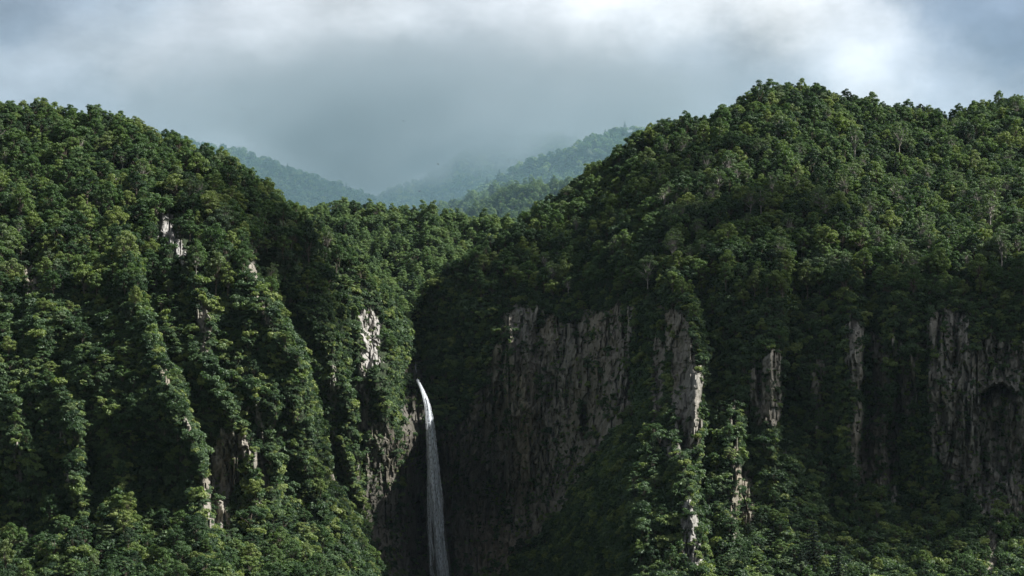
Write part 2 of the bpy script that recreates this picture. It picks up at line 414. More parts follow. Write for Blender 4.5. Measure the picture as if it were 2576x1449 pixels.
DD += rock * ((w1 - 0.5) * 5.5 + (w2 - 0.5) * 2.6 + fbm(UU / 8, VV / 26, 91, 3) * 0.7 + sst(0.10, 0.0, g1) * 1.1 + sst(0.12, 0.0, g2) * 0.5)
DD = np.maximum(DD, 430)

# behind the crest the ground falls away
PF = at(UU, VV, DD)
crestP = PF[-1]
bs = np.linspace(0, 1, NB + 1)[1:] ** 1.4
back = []
for s in bs:
    q = crestP.copy()
    q[:, 1] += s * 190
    q[:, 0] *= 1 + s * 0.12
    q[:, 2] -= 10 * s + 120 * s ** 1.6
    q[:, 2] += fbm(us / 90, us * 0 + s * 5, 5, 3) * 4 * s
    back.append(q)
P = np.concatenate([PF, np.array(back)], 0)
R, C = P.shape[:2]
pad = lambda a: np.concatenate([a, np.zeros((NB, C))], 0)
rockF, paleF, ochreF, wetF = pad(rock), pad(pale), pad(ochre), pad(wet)
ridF = np.concatenate([rid, np.full((NB, C), -1)], 0)

ii = np.arange(R * C).reshape(R, C)
quads = np.stack([ii[:-1, :-1], ii[:-1, 1:], ii[1:, 1:], ii[1:, :-1]], -1).reshape(-1, 4)
qrid = ridF[:-1, :-1].ravel()
qrk = rockF[:-1, :-1].ravel()
qu = np.broadcast_to(us[None, :-1], (R - 1, C - 1)).ravel()
qv = np.concatenate([VV[:-1], np.full((NB, C), 0)], 0)[:, :-1].ravel()
eL = np.interp(np.concatenate([VV, np.repeat(VV[-1:], NB, 0)], 0)[:-1, :-1], [740, 790, 900, 1000, 1449], [1026, 1028, 1020, 960, 900]).ravel()
eR = np.interp(np.concatenate([VV, np.repeat(VV[-1:], NB, 0)], 0)[:-1, :-1], [500, 760, 1000, 1449], [1026, 1560, 1580, 1340]).ravel()
part = np.where(qu < eL, 0, np.where((qu < eR), 1, 2))
part = np.where(qrid >= 0, 10 + qrid, part)

def submesh(name, sel):
    q = quads[sel]
    used, inv = np.unique(q, return_inverse=True)
    flat = P.reshape(-1, 3)[used]; rk = qrk[sel] < 0.5
    pa = {'rock': rockF.ravel()[used], 'pale': paleF.ravel()[used], 'ochre': ochreF.ravel()[used], 'wet': wetF.ravel()[used]}
    return link(name, mesh_np(name, flat, inv.reshape(-1, 4), TERR, rk, None, pa))
for pid, nm, lab in ((0, 'ribbed_hillside', 'ribbed forest hillside falling steeply to the waterfall gorge'), (1, 'waterfall_cliff', 'dark brown cliff wall curving behind the waterfall'),
                     (2, 'forested_mountain', 'domed forested mountain with shaded cliffs under it')):
    tag(submesh(nm, part == pid), lab, 'hill', None, 'structure')
for i, r in enumerate(ROCKS):
    if r[4] and (part == 10 + i).any():
        tag(submesh('rock_outcrop', part == 10 + i), r[4], 'rock', 'bare rocks showing through the forest', 'thing')

# ------------------------------------------------------------------ tree shapes
def tube(path, radii, n=6):
    path = np.asarray(path, float)
    V, Fc = [], []
    for i, p in enumerate(path):
        d = path[min(i + 1, len(path) - 1)] - path[max(i - 1, 0)]
        d /= np.linalg.norm(d) + 1e-9
        a = np.cross(d, [0.3, 1, 0.1]); a /= np.linalg.norm(a); b = np.cross(d, a)
        for k in range(n):
            t = 2 * math.pi * k / n
            V.append(p + radii[i] * (math.cos(t) * a + math.sin(t) * b))
    for i in range(len(path) - 1):
        for k in range(n):
            Fc.append((i * n + k, i * n + (k + 1) % n, (i + 1) * n + (k + 1) % n, (i + 1) * n + k))
    return np.array(V), np.array(Fc)

def join(parts):
    V, Fc, o = [], [], 0
    for v, f in parts:
        V.append(v); Fc.append(f + o); o += len(v)
    return np.concatenate(V), np.concatenate(Fc)

def leaves(c, nrm, size, r, asp=0.62):
    n = len(c)
    nrm = nrm / (np.linalg.norm(nrm, axis=1, keepdims=True) + 1e-9)
    t = np.cross(nrm, r.normal(size=(n, 3))); t /= np.linalg.norm(t, axis=1, keepdims=True) + 1e-9
    b = np.cross(nrm, t)
    s = np.asarray(size)[:, None]
    V = np.stack([c + t * s * 0.6, c + b * s * 0.5 * asp + nrm * s * 0.07, c - t * s * 0.5, c - b * s * 0.5 * asp + nrm * s * 0.07], 1)
    return V.reshape(-1, 3), np.arange(4 * n).reshape(n, 4)

def clump(cen, rad, n, r, flat=0.7, lower=0.25, jitter=0.5, size=0.62):
    d = r.normal(size=(n, 3)); d /= np.linalg.norm(d, axis=1, keepdims=True)
    flip = (d[:, 2] < 0) & (r.random(n) > lower)
    d[flip, 2] *= -1
    rr = rad * (0.58 + 0.52 * r.random(n))
    c = cen + d * rr[:, None] * np.array([1, 1, flat])
    nrm = d * np.array([0.8, 0.8, 1]) + r.normal(size=(n, 3)) * jitter + np.array([0, 0, 0.35])
    return leaves(c, nrm, size * (0.6 + 0.8 * r.random(n)), r)

def broadleaf(seed, kind):
    r = np.random.default_rng(seed)
    parts, limbs = [], []
    if kind == 'round':
        H, th, cr, cz, ch, nc, flat, rad = 10.0, 4.0, 3.1, 6.4, 3.2, 22, 0.8, (0.8, 1.7)
    elif kind == 'spread':
        H, th, cr, cz, ch, nc, flat, rad = 8.5, 3.2, 4.1, 6.0, 2.5, 24, 0.65, (0.9, 1.8)
    elif kind == 'tall':
        H, th, cr, cz, ch, nc, flat, rad = 12.0, 5.0, 2.7, 7.6, 4.2, 19, 0.8, (0.9, 1.6)
    elif kind == 'birch':
        H, th, cr, cz, ch, nc, flat, rad = 13.0, 7.5, 2.9, 9.4, 3.9, 19, 0.65, (0.7, 1.35)
    else:  # layered
        H, th, cr, cz, ch, nc, flat, rad = 8.0, 2.6, 3.6, 5.0, 3.0, 24, 0.36, (0.9, 1.6)
    el = r.uniform(0.75, 1.2, size=2)
    nc = int(nc * 1.75); rad = (rad[0] * 0.72, rad[1] * 0.80); cr *= 1.06; ch *= 1.05
    for k in range(nc):
        a = k * 2.39996 + r.normal() * 0.35
        t = (k + 0.5) / nc
        z = 1 - 1.55 * t
        q = math.sqrt(max(0.02, 1 - min(1, abs(z)) ** 2))
        f = 0.72 + 0.4 * r.random()
        c = np.array([math.cos(a) * q * cr * f * el[0], math.sin(a) * q * cr * f * el[1], cz + z * ch * (0.85 + 0.3 * r.random())]) + r.normal(size=3) * 0.4
        rd = rad[0] * 0.65 + (rad[1] - rad[0] * 0.6) * r.random() ** 1.3 if kind != 'birch' else r.uniform(*rad) * (1.0 if kind != 'layered' else (0.8 + 0.4 * q))
        n = int((150 if kind != 'birch' else 125) * rd ** 1.4)
        parts.append(clump(c, rd, n, r, flat, 0.3 if kind != 'layered' else 0.15, 0.5 if kind != 'layered' else 0.38, 0.45 if kind != 'birch' else 0.40))
        if k % 2 == 0 or kind == 'birch':
            b = np.array([0, 0, th * (0.75 + 0.35 * r.random())])
            mid = (b + c) * 0.5 + np.array([0, 0, 0.4])
            limbs.append(tube([b, mid, c], [0.11, 0.075, 0.03], 5))
    lean = r.normal(size=2) * 0.3
    tr = tube([(0, 0, -1.2), (0, 0, 0.3), (lean[0] * .5, lean[1] * .5, th * .7), (lean[0], lean[1], th * 1.25), (lean[0], lean[1], cz + ch * 0.5)],
              [0.34, 0.25, 0.19, 0.14, 0.04], 7)
    return join(parts), join([tr] + limbs), H

def fir(seed):
    r = np.random.default_rng(seed)
    H = 13.0
    parts, limbs = [], []
    nt = 15
    for k in range(nt):
        t = k / (nt - 1)
        z = 2.0 + (H - 2.4) * t
        rad = 3.5 * (1 - t) ** 0.85 + 0.25
        nb = max(4, int(9 - 4 * t))
        for j in range(nb):
            a = 2 * math.pi * (j + r.random() * 0.6) / nb + k * 0.7
            ln = rad * (0.75 + 0.4 * r.random())
            n = int(10 + 24 * ln / 3)
            s = r.random(n)
            side = r.normal(size=n) * 0.16 * (1 - s * 0.5) * ln
            d = np.array([math.cos(a), math.sin(a), 0]); e = np.array([-d[1], d[0], 0])
            c = np.array([0, 0, z]) + d * (s * ln)[:, None] + e * side[:, None] + np.array([0, 0, 1]) * (-0.32 * ln * s ** 1.1 + 0.12 * ln * s ** 3 + r.normal(size=n) * 0.05)[:, None]
            nrm = np.array([0, 0, 1.0]) + r.normal(size=(n, 3)) * 0.35
            parts.append(leaves(c, nrm, 0.42 + 0.3 * r.random(n), r, 0.6))
            limbs.append(tube([(0, 0, z), np.array([0, 0, z]) + d * ln * 0.9 + np.array([0, 0, -0.22 * ln])], [0.05, 0.015], 4))
    tr = tube([(0, 0, -1), (0, 0, H * 0.5), (0, 0, H)], [0.3, 0.18, 0.02], 7)
    return join(parts), join([tr] + limbs), H

def shrub(seed, hang):
    r = np.random.default_rng(seed)
    parts, limbs = [], []
    for k in range(9):
        a = r.random() * 6.283; q = r.random() ** 0.5 * 1.5
        c = np.array([math.cos(a) * q, math.sin(a) * q, 0.9 + (1.1 * r.random() if not hang else 0.9 - 2.6 * r.random())])
        rd = r.uniform(0.55, 1.05)
        parts.append(clump(c, rd, int(62 * rd ** 1.3) + 16, r, 0.5 if hang else 0.65, 0.3, 0.5, 0.5))
        limbs.append(tube([(0, 0, -0.5), c * 0.55, c], [0.06, 0.04, 0.015], 4))
    return join(parts), join(limbs), 2.4

def far_tree(seed):
    r = np.random.default_rng(seed)
    parts = []
    for k in range(8):
        a = k * 2.4; z = 1 - 1.5 * (k + .5) / 8
        q = math.sqrt(max(.05, 1 - z * z))
        c = np.array([math.cos(a) * q * 2.8, math.sin(a) * q * 2.8, 5.6 + z * 2.8])
        parts.append(clump(c, r.uniform(1.4, 2.1), 46, r, 0.75, 0.15, 0.45, 1.15))
    return join(parts), tube([(0, 0, -1), (0, 0, 5)], [0.25, 0.1], 5), 9.5

PROTO = {}
def proto(key, fn, leaf, bark, *a):
    (cv_, cf), (tv, tf), H = fn(*a)
    r = np.random.default_rng(len(PROTO) + 99)
    tone = np.repeat(r.random(len(cf)), 1)
    crown = mesh_np('crown', cv_, cf, leaf, False, {'tone': tone})
    trunk = mesh_np('trunk', tv, tf, bark, True)
    Vj, Fj = join([(cv_, cf), (tv, tf)])
    both = mesh_np('tree', Vj, Fj, [leaf, bark], False, {'tone': np.r_[tone, np.zeros(len(tf))]}, None, np.r_[np.zeros(len(cf)), np.ones(len(tf))])
    PROTO[key] = (crown, trunk, both, H)
LOOKS = ['round', 'spread', 'tall', 'layered']
for i in range(4):
    for j, k in enumerate(LOOKS):
        proto((k, i), broadleaf, LEAF, BARK, 100 + 10 * i + j, k)
    proto(('birch', i), broadleaf, LEAF_B, BIRCH, 300 + i, 'birch')
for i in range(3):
    proto(('valley', i), broadleaf, LEAF_V_SUNLIT, BARK, 700 + i, ('round', 'spread', 'tall')[i])
for i in range(2):
    proto(('fir', i), fir, NEEDLE, BARK, 400 + i)
for i in range(4):
    proto(('shrub', i), shrub, LEAF_S, BARK, 500 + i, i % 2 == 1)
for i in range(4):
    proto(('far', i), far_tree, LEAF, BARK, 600 + i)
proto(('farfir', 0), fir, NEEDLE, BARK, 450)

bank = bpy.data.collections.new('tree_shapes')          # instanced shapes, never linked to the scene itself
BANK = sorted(PROTO, key=str)
BIDX = {}
for n_, k in enumerate(BANK):
    o = bpy.data.objects.new('shape_%03d' % n_, PROTO[k][2]); bank.objects.link(o); BIDX[k] = n_

def gn_tree():
    ng = bpy.data.node_groups.new('stand_of_trees', 'GeometryNodeTree')
    ng.interface.new_socket('Geometry', in_out='INPUT', socket_type='NodeSocketGeometry')
    ng.interface.new_socket('Geometry', in_out='OUTPUT', socket_type='NodeSocketGeometry')
    N, L = ng.nodes, ng.links
    gi, go = N.new('NodeGroupInput'), N.new('NodeGroupOutput')
    ci = N.new('GeometryNodeCollectionInfo'); ci.inputs['Collection'].default_value = bank
    ci.inputs['Separate Children'].default_value = True; ci.inputs['Reset Children'].default_value = True
    iop = N.new('GeometryNodeInstanceOnPoints'); iop.inputs['Pick Instance'].default_value = True
    def na(nm, t):
        a = N.new('GeometryNodeInputNamedAttribute'); a.data_type = t; a.inputs[0].default_value = nm
        return next(s for s in a.outputs if s.enabled and s.name == 'Attribute')
    L.new(gi.outputs[0], iop.inputs['Points']); L.new(ci.outputs[0], iop.inputs['Instance'])
    L.new(na('shape', 'INT'), iop.inputs['Instance Index'])
    L.new(na('turn', 'FLOAT_VECTOR'), iop.inputs['Rotation'])
    L.new(na('size', 'FLOAT_VECTOR'), iop.inputs['Scale'])
    L.new(iop.outputs[0], go.inputs[0])
    return ng
GN = gn_tree()

def stand(name, label, cat, items):
    """one uncountable mass of vegetation: items = (pos, key, scale vec, euler)"""
    me = bpy.data.meshes.new(name)
    n = len(items)
    me.vertices.add(n)
    me.vertices.foreach_set('co', np.array([i[0] for i in items], np.float32).ravel())
    a = me.attributes.new('shape', 'INT', 'POINT'); a.data.foreach_set('value', np.array([BIDX[i[1]] for i in items], np.int32))
    a = me.attributes.new('size', 'FLOAT_VECTOR', 'POINT'); a.data.foreach_set('vector', np.array([i[2] for i in items], np.float32).ravel())
    a = me.attributes.new('turn', 'FLOAT_VECTOR', 'POINT'); a.data.foreach_set('vector', np.array([i[3] for i in items], np.float32).ravel())
    o = link(name, me)
    md = o.modifiers.new('trees', 'NODES'); md.node_group = GN
    return tag(o, label, cat, None, 'stuff')

# ------------------------------------------------------------------ scattering on the near terrain
e1 = P[:-1, 1:] - P[:-1, :-1]; e2 = P[1:, :-1] - P[:-1, :-1]
nn = np.cross(e1, e2); area = np.linalg.norm(nn, axis=-1)
NRM = nn / (area[..., None] + 1e-9)
flipn = (NRM[..., 2] < 0); NRM[flipn] *= -1
# smoothed slope to tell forest slopes from cliff
def blur(a, k):
    c = np.cumsum(np.pad(a, ((k + 1, k), (0, 0)), 'edge'), 0); a = (c[2 * k + 1:] - c[:-2 * k - 1]) / (2 * k + 1)
    c = np.cumsum(np.pad(a, ((0, 0), (k + 1, k)), 'edge'), 1); return (c[:, 2 * k + 1:] - c[:, :-2 * k - 1]) / (2 * k + 1)
SL = blur(NRM[..., 2], 6)
NX, NY = blur(NRM[..., 0], 4), blur(NRM[..., 1], 4)
VVb = np.concatenate([VV, np.repeat(VV[-1:], NB, 0)], 0)
RK = rockF[:-1, :-1]
def scatter(weight, n_try, spacing_fn, r):
    w = np.clip(weight, 0, None) * np.minimum(area, 6.0)
    w = w / w.sum()
    pick = r.choice(w.size, n_try, p=w.ravel())
    rr, cc = np.unravel_index(pick, w.shape)
    f1, f2 = r.random(n_try), r.random(n_try)
    pos = P[rr, cc] + e1[rr, cc] * f1[:, None] + e2[rr, cc] * f2[:, None]
    grid, out = {}, []
    cs = 4.0
    for i in range(n_try):
        p = pos[i]; sp = spacing_fn(rr[i], cc[i])
        k = (int(p[0] // cs), int(p[1] // cs), int(p[2] // cs)); ok = True
        m = int(math.ceil(sp / cs))
        for a in range(-m, m + 1):
            for b in range(-m, m + 1):
                for c in range(-m, m + 1):
                    for q in grid.get((k[0] + a, k[1] + b, k[2] + c), ()):
                        if (q[0] - p[0]) ** 2 + (q[1] - p[1]) ** 2 + (q[2] - p[2]) ** 2 < sp * sp:
                            ok = False; break
                    if not ok: break
                if not ok: break
            if not ok: break
        if ok:
            grid.setdefault(k, []).append(tuple(p)); out.append((pos[i], rr[i], cc[i]))
    return out

inview = ((UU > -160) & (UU < 2740))
inview = np.concatenate([inview, np.repeat(inview[-1:], NB, 0)], 0)[:-1, :-1]
backrow = np.zeros((R - 1, C - 1)); backrow[NR - 1:NR + 9] = 1
front = np.zeros((R - 1, C - 1)); front[:NR - 1] = 1
VQ = VVb[:-1, :-1]; UQ = np.broadcast_to(us[None, :-1], VQ.shape)
r1 = np.random.default_rng(11)
lab_r = np.concatenate([rid >= 0, np.zeros((NB, C), bool)], 0)[:-1, :-1]
def shifted(px):
    k = int(px / 3.0); out = lab_r.copy()
    for j in range(1, k + 1):
        out[:-j] |= lab_r[j:]
    out |= np.roll(out, 3, 1) | np.roll(out, -3, 1)
    return out
clr_tree, clr_shr = shifted(96), shifted(15)
# forest trees: slopes above the cliffs and the foot of the hillside
ncliff = sst(700, 830, VQ + 40 * (UQ < 1000) * -1)
tree_w = (front + backrow) * (1 - RK) * (0.15 + 0.85 * sst(0.40, 0.62, SL)) * inview
tree_w *= np.where((VQ > 760) & (front > 0), 0.20, 1)
foot = (VQ > 1330) & (UQ < 960)
tree_w = np.where(foot & (front > 0), 0.16 * (1 - RK), tree_w)
tree_w = np.where((VQ > 1460) & (front > 0), 0.12, tree_w)
tree_w = tree_w * (1 - clr_tree)
tree_pts = scatter(tree_w, 26000, lambda a, b: 3.5 if VVb[a, b] < 760 else 5.2, r1)
# shrubs on the cliffs
shr_w = front * np.where(RK > 0.5, 0.04 + 0.5 * sst(0.08, 0.35, fbm(UQ / 26, VQ / 34, 133, 3)), 1.0) * (0.25 + 0.75 * sst(640, 760, VQ)) * inview * (VQ < 1480)
shr_w *= 0.55 + 0.45 * np.clip(fbm(UQ / 60, VQ / 90, 131, 3) + 0.6, 0, 1.4)
shr_w *= np.where(clr_shr, 0.45, 1.0)
shr_pts = scatter(shr_w, 90000, lambda a, b: 1.35 if VVb[a, b] > 700 else 2.6, r1)
print('trees', len(tree_pts), 'shrubs', len(shr_pts))

items = []   # dict rows
for pos, a, b in tree_pts:
    v, u = VVb[a, b], us[b]
    steep = SL[a, b] < 0.5
    x = r1.random()
    upper = v < 760
    if upper:
        birchy = (1650 < u < 2600 and 480 < v < 720)
        if x < (0.20 if birchy else 0.05): look = 'birch'
        elif x < 0.34 + (0.08 if birchy else 0): look = 'tall'
        elif x < 0.84: look = 'round'
        else: look = 'spread'
        if steep and r1.random() < 0.25: look = 'layered'
        s = r1.uniform(0.55, 0.86) if r1.random() < 0.72 else r1.uniform(0.85, 1.25)
        if v < crest_v(u) + 30:
            s = min(s, 1.0) * 0.85
            if look in ('birch', 'tall'): look = 'round'
    else:
        look = 'layered' if x < 0.40 else ('round' if x < 0.8 else 'spread')
        s = r1.uniform(0.38, 0.72)
        if v > 1330 and u < 960: s = r1.uniform(0.45, 0.95); look = 'round' if x < .35 else ('spread' if x < .6 else ('layered' if x < .85 else 'tall'))
    items.append([pos, look, s, a, b])
for pos, a, b in shr_pts:
    s = r1.uniform(0.45, 1.0) if r1.random() < 0.85 else r1.uniform(1.0, 1.8)
    if RK[min(a, R - 2), min(b, C - 2)] > 0.5: s *= 0.6
    items.append([pos, 'shrub', s, a, b])

# firs and firs with bare tips where the photograph shows them
def ground_at(u, v):
    c = int(np.clip(round((u - us[0]) / 3.0), 0, C - 1))
    rI = int(np.argmin(np.abs(VV[:, c] - v)))
    return P[rI, c], rI, c
FIRS = [(2326, 330, 1.0), (2335, 300, .8), (2090, 395, .9), (2075, 405, .7), (2255, 470, 1.1), (2240, 460, .8), (1880, 275, .55), (1895, 268, .5), (2380, 330, .7),
        (2395, 340, .75), (310, 340, .55), (1545, 440, .75), (1570, 430, .8), (2300, 420, .8), (1650, 730, .85), (1760, 640, .5), (2050, 1440, 1.35), (2020, 1460, 1.0),
        (2110, 1470, 1.0), (1125, 610, .6), (700, 480, .5), (2540, 350, .7), (1990, 480, .6), (1640, 1160, .6), (1600, 1260, .6), (1330, 600, .5), (1500, 560, .5)]
for u, v, s in FIRS:
    p, a, b = ground_at(u, v)
    items.append([p.copy(), 'fir', s, a, b])

LAND = [(1043, 930, 'the waterfall lip'), (1095, 1250, 'the falling water'), (430, 600, 'the pale outcrop'), (80, 710, 'the small grey outcrop'),
        (510, 830, 'the narrow rock rib'), (660, 740, 'the pinkish scree scar'), (575, 1230, 'the broken low cliff'), (930, 850, 'the sunlit rock columns'),
        (72, 1360, 'the reddish stone pillar'), (1320, 800, 'the brown cliff top'), (1420, 1320, 'the brown cliff foot'), (1742, 1350, 'the blocky white rock'),
        (1715, 930, 'the split rock tower'), (2150, 890, 'the slim rock nose'), (2380, 900, 'the smooth grey face'), (2508, 1000, 'the overhung cave'),
        (2490, 1400, 'the reddish rock at the cliff foot'), (1950, 240, 'the domed summit'), (2399, 300, 'the notch between two summits'), (2430, 520, 'the sunlit spur'),
        (1450, 480, 'the ridge falling into the valley'), (1160, 680, 'the shaded ridge by the waterfall'), (100, 290, 'the long hillside crest'),
        (590, 420, 'the shoulder of the hillside crest'), (860, 620, 'the falling end of the hillside crest'), (1000, 790, 'the leafy nose by the waterfall'),
        (1650, 1150, 'the sunlit spur foot'), (1925, 980, 'the overhanging block'), (2050, 640, 'the pale-stemmed grove'), (180, 1000, 'the broad shrubby rib'), (2050, 1440, 'the tiered fir at the cliff foot')]
LOOKWORD = {'round': 'round-crowned', 'spread': 'wide flat-topped', 'tall': 'tall narrow', 'layered': 'tiered spreading', 'birch': 'pale-stemmed airy', 'fir': 'dark conical', 'shrub': 'leafy'}
KIND = {'round': ('broadleaf_tree', 'broadleaf tree', 'tree'), 'spread': ('broadleaf_tree', 'broadleaf tree', 'tree'), 'tall': ('broadleaf_tree', 'broadleaf tree', 'tree'),
        'layered': ('broadleaf_tree', 'broadleaf tree', 'tree'), 'birch': ('birch_tree', 'birch', 'birch'), 'fir': ('fir_tree', 'fir', 'fir'), 'shrub': ('cliff_shrub', 'shrub', 'shrub')}

# which ones show largest
PU, PV, PD = project(np.array([i[0] for i in items]))
order = sorted(range(len(items)), key=lambda k: -(items[k][2] * {'shrub': 2.4, 'fir': 11, 'birch': 11}.get(items[k][1], 9.5) / PD[k]))
quota = {'broadleaf_tree': 298, 'birch_tree': 298, 'fir_tree': 298, 'cliff_shrub': 298}
singles, mass = set(), []
for k in order:
    kd = KIND[items[k][1]][0]
    vis = -30 < PU[k] < 2606 and 150 < PV[k] < (1470 if kd == 'cliff_shrub' else 1500) and items[k][3] < NR + 2
    if kd == 'cliff_shrub' and not (PV[k] > 760):
        vis = False
    if vis and quota[kd] > 0:
        quota[kd] -= 1; singles.add(k)

def turn_of(k):
    pos, look, s, a, b = items[k]
    a = min(a, R - 2); b = min(b, C - 2)
    rz = (k * 2.39996) % 6.283
    tilt = 0.0
    if look == 'shrub':
        t = 0.55 * (1 - SL[a, b])
        return (-NY[a, b] * t * -1 if False else t * 0.8, NX[a, b] * t, 0.0) if False else (t * 0.75, NX[a, b] * 0.6, rz if t < 0.15 else (k % 7 - 3) * 0.5)
    h = (k * 0.618) % 1
    return (0.10 * (h - 0.3) + (0.12 if SL[a, b] < .5 else 0.0), 0.12 * (((k * 0.37) % 1) - 0.5), rz)

def key_of(k):
    look = items[k][1]
    return (look, k % {'fir': 2}.get(look, 4))
def scale_of(k):
    s = items[k][2]; q = (k * 0.7548) % 1
    return (s * (0.9 + 0.25 * q), s * (1.12 - 0.22 * q), s * (0.88 + 0.3 * ((k * 0.5698) % 1)))

lots_trees, lots_shrubs = [], []
for k in range(len(items)):
    if k in singles:
        continue
    row = (items[k][0], key_of(k), scale_of(k), turn_of(k))
    (lots_shrubs if items[k][1] == 'shrub' else lots_trees).append(row)

def big_word(look, s):
    if look == 'shrub': return 'big' if s > 1.05 else 'small'
    return 'large' if s > 0.9 else ('medium-sized' if s > 0.7 else 'small')

for k in sorted(singles):
    pos, look, s, a, b = items[k]
    nm, word, cat = KIND[look]
    u, v = PU[k], PV[k] - (25 if look != 'shrub' else 8)
    d = [((u - l[0]) ** 2 + (v - l[1]) ** 2, l) for l in LAND]
    dist, l = min(d, key=lambda t: t[0])
    dv, du = v - l[1], u - l[0]
    rel = 'above' if dv < -abs(du) * 0.8 else ('below' if dv > abs(du) * 0.8 else 'beside')
    if dist > 160 ** 2: rel = {'above': 'well above', 'below': 'well below', 'beside': 'some way from'}[rel]
    lab = '%s %s %s growing %s %s' % (big_word(look, s), LOOKWORD[look], word, rel, l[2])
    grp = '%ss near %s' % (word if word != 'birch' else 'birche', l[2])
    crown, trunk, _, H = PROTO[key_of(k)]
    root = bpy.data.objects.new(nm, None); COL.objects.link(root)
    root.empty_display_size = 0.5
    root.location = pos; root.scale = scale_of(k); root.rotation_euler = turn_of(k)
    tag(root, lab, cat, grp)
    link('crown' if look != 'shrub' else 'foliage', crown, root)
    link('trunk' if look != 'shrub' else 'stem', trunk, root)
stand('forest', 'dense broadleaf forest covering the slopes and ridges', 'forest', lots_trees)
stand('cliff_vegetation', 'dense shrubs and creepers covering the cliffs', 'shrubbery', lots_shrubs)

# ------------------------------------------------------------------ ridges behind
def ridge(name, label, line, D0, depth_px, slope, back=300, ts=1.0, spacing=6.0, seed=1, firs=0.03, tree_px=26, dslope=0.0, keys=None, u_step=6.0, rough=10.0):
    line = np.array(line, float)
    uu = np.arange(line[0, 0], line[-1, 0] + .1, u_step)
    top = np.interp(uu, line[:, 0], line[:, 1]) + tree_px
    nrow = 90
    vs = np.linspace(0, 1, nrow)
    Um = np.broadcast_to(uu[None], (nrow, len(uu))).copy()
    Vm = top[None] + depth_px * (1 - vs[:, None])
    dz = depth_px * (1 - vs[:, None]) / F * D0
    Dm = D0 + dslope * (Um - line[0, 0]) - dz / math.tan(slope)
    Dm = Dm + fbm(Um / 70, Vm / 55, seed, 4) * rough * 2.2 + (1 - np.abs(fbm(Um / 60 + Vm / 160, Vm / 260, seed + 3, 3)) * 2) * rough
    Pf = at(Um, Vm, Dm)
    bk = []
    for s in np.linspace(0, 1, 9)[1:]:
        q = Pf[-1].copy(); q[:, 1] += s * back; q[:, 2] -= back * 0.5 * s ** 1.5; bk.append(q)
    Pm = np.concatenate([Pf, np.array(bk)], 0)
    Rm, Cm = Pm.shape[:2]
    idx = np.arange(Rm * Cm).reshape(Rm, Cm)
    q = np.stack([idx[:-1, :-1], idx[:-1, 1:], idx[1:, 1:], idx[1:, :-1]], -1).reshape(-1, 4)
    z = np.zeros(Rm * Cm)
    tag(link(name, mesh_np(name, Pm.reshape(-1, 3), q, TERR, True, None, {'rock': z, 'pale': z, 'ochre': z, 'wet': z})), label, 'hill', None, 'structure')
    # trees
    r = np.random.default_rng(seed * 7)
    A = np.linalg.norm(np.cross(Pm[:-1, 1:] - Pm[:-1, :-1], Pm[1:, :-1] - Pm[:-1, :-1]), axis=-1)
    A[nrow + 1:] = 0
    n = int(A.sum() / (spacing ** 2))
    pk = r.choice(A.size, n, p=(A / A.sum()).ravel())
    rr, cc = np.unravel_index(pk, A.shape)
    f1, f2 = r.random(n), r.random(n)
    pos = Pm[rr, cc] + (Pm[rr, cc + 1] - Pm[rr, cc]) * f1[:, None] + (Pm[rr + 1, cc] - Pm[rr, cc]) * f2[:, None]
    out = []
    for i in range(n):
        if r.random() < firs: ky = ('farfir', 0)
        else: ky = keys[int(r.integers(len(keys)))] if keys else ('far', int(r.integers(4)))
        s = ts * r.uniform(0.7, 1.2)
        out.append((pos[i], ky, (s, s, s * r.uniform(.85, 1.15)), (0, 0, r.random() * 6.28)))
    return out

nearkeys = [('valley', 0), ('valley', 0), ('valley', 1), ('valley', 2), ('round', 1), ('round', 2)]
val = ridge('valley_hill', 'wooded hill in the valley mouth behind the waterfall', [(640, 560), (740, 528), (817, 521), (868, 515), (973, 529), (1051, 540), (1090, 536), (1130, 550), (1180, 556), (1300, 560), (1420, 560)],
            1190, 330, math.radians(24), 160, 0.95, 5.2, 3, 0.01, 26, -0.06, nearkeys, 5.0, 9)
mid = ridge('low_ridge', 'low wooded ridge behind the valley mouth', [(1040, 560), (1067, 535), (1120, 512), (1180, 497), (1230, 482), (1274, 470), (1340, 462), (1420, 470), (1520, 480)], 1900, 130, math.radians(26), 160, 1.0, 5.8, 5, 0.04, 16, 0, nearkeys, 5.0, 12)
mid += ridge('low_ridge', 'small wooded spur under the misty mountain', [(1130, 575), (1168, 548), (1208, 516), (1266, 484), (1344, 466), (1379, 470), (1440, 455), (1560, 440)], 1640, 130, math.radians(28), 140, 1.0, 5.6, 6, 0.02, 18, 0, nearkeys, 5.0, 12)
far = ridge('misty_mountain', 'misty mountain flank falling into the valley', [(250, 330), (420, 338), (500, 358), (575, 372), (640, 386), (700, 415), (760, 436), (850, 463), (920, 487), (960, 515), (1010, 540)], 2650, 190, math.radians(30), 300, 1.15, 7.5, 8, 0.06, 12, 0.3, None, 5.0, 22)
far += ridge('misty_mountain', 'misty mountain rising into low cloud beyond the valley', [(860, 520), (930, 500), (1000, 470), (1060, 452), (1110, 425), (1150, 393), (1200, 370), (1260, 350), (1320, 342), (1400, 340), (1500, 360), (1700, 400), (1900, 420)], 3100, 260, math.radians(30), 300, 1.2, 8.0, 9, 0.06, 11, 0.0, None, 5.0, 26)
far += ridge('misty_mountain', 'misty mountain shoulder behind the domed mountain', [(1130, 520), (1200, 478), (1260, 440), (1330, 404), (1420, 378), (1500, 340), (1560, 322), (1620, 318), (1720, 380), (1800, 400), (1900, 420)], 2400, 260, math.radians(30), 300, 1.1, 7.5, 10, 0.07, 13, 0.1, None, 5.0, 22)
print('valley', len(val), 'mid', len(mid), 'far', len(far))
stand('valley_forest', 'broadleaf forest on the valley hill, greens lightened for sun and mist', 'forest', val)
